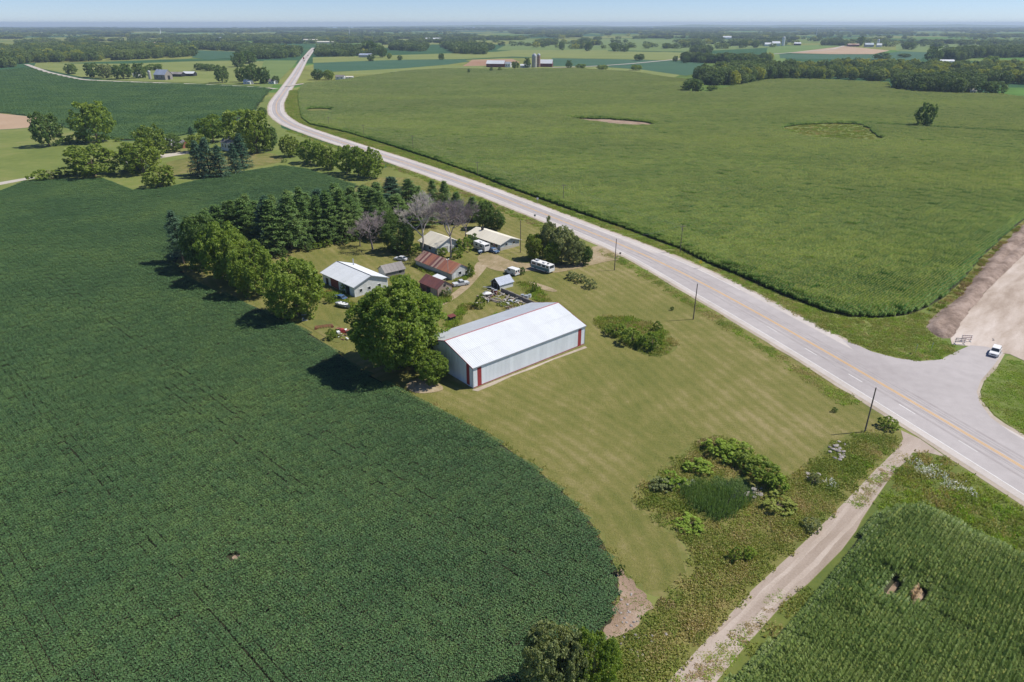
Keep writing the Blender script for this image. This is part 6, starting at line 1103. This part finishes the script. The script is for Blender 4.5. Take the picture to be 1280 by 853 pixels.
for k in range(14): plank(429 + R_.uniform(-8, 9), 417 + R_.uniform(-6, 8), R_.uniform(0, 3.1), R_.uniform(.5, 1.4), R_.uniform(.2, .5), .12, R_.choice(['m_siding_white', 'm_rust', 'm_rust_dark', 'm_stone_base']), R_.uniform(.05, .4), 'scrap board lying by the red broken machine', 'scrap round the red machine', 'scrap_board', R_.uniform(-.3, .3))
for k in range(5): plank(382 + R_.uniform(-6, 7), 399 + R_.uniform(-5, 5), R_.uniform(0, 3.1), R_.uniform(.5, 1.3), .3, .15, 'm_siding_grey', .05, 'pale scrap under the last tree of the soybean row', 'scrap under the soybean row tree', 'scrap_board')
stone_me = []
for k in range(4):
    bm = bmesh.new(); bmesh.ops.create_icosphere(bm, subdivisions=1, radius=.5); rr = random.Random(k)
    for v_ in bm.verts: v_.co *= rr.uniform(.75, 1.2); v_.co.z *= .7
    me = bpy.data.meshes.new('stone'); bm.to_mesh(me); bm.free(); me.materials.append(MATS['m_stone']); stone_me.append(me)
def stones(n, u, v, du, dv, s0, s1, lb, gr):
    for k in range(n):
        x, y = at(u + R_.gauss(0, du), v + R_.gauss(0, dv)); o = bpy.data.objects.new('stone', R_.choice(stone_me)); COL.objects.link(o); s = R_.uniform(s0, s1); o.scale = (s, s * R_.uniform(.7, 1.2), s * .9); o.location = (x, y, s * .22); o.rotation_euler = (0, 0, R_.uniform(0, 6)); tag(o, lb, 'stone', gr)
stones(34, 1047, 566, 5, 5, .4, 1.0, 'field stone piled in the wild grass near the track mouth', 'stone pile near the track mouth'); stones(9, 858, 612, 7, 3, .6, 1.5, 'pale boulder on the upper rim of the pond', 'boulders on the pond rim'); stones(9, 945, 618, 7, 2.5, .5, 1.2, 'pale slab stone at the open end of the pond', 'slabs at the pond end'); stones(9, 1010, 598, 6, 3, .4, .9, 'pale stone scattered in the wild grass beside the grey bush', 'stones by the grey bush'); stones(16, 800, 800, 12, 12, .2, .55, 'small field stone strewn below the sandy corner', 'stones below the sandy corner'); stones(20, 785, 768, 10, 12, .2, .5, 'clod on the sandy bare corner', 'clods on the sandy corner'); stones(3, 1242, 425, 1, 1, .3, .5, 'rock at the edge of the gravel road', 'rocks at the gravel road')
for k in range(5): plank(944 + R_.uniform(-6, 6), 614 + R_.uniform(-3, 4), R_.uniform(-.5, 1.2), R_.uniform(1, 2.2), .3, .12, 'm_pale_boards', .1, 'grey board dumped at the open end of the pond', 'boards at the pond end', 'board')
# towers on the skyline
for u, v, vt, lb in ((201.5, 44.5, 36, 'thin white tower above the far white barn'), (437, 45, 34, 'slim pale tower over the woods past the highway'), (1020, 47, 36, 'slim mast beyond the far white pasture farm')):
    x, y = at(u, v); h = height_at(x, y, vt); g = empty('tower', (x, y, 0), label=lb, cat='tower'); MB().tube([(0, 0, 0), (0, 0, h)], [2.5, 1.2], 8).build('shaft', 'm_siding_white', g); MB().tube([(0, 0, h), (0, 0, h + 3)], [2.6, .5], 8).build('cap', 'm_siding_white', g)

# ================================================================== HAZE
m, nt, out = newmat('m_haze'); pv = nt.nodes.new('ShaderNodeVolumePrincipled'); pv.inputs['Color'].default_value = (.66, .82, 1, 1); pv.inputs['Density'].default_value = 8e-5; pv.inputs['Anisotropy'].default_value = .1
L(nt, pv.outputs[0], out.inputs['Volume'])
tag(MB().box(-15600, -1500, -3, 15600, 18900, 92).build('haze', 'm_haze'), 'thin blue summer haze over the whole countryside', 'haze', None, 'stuff')
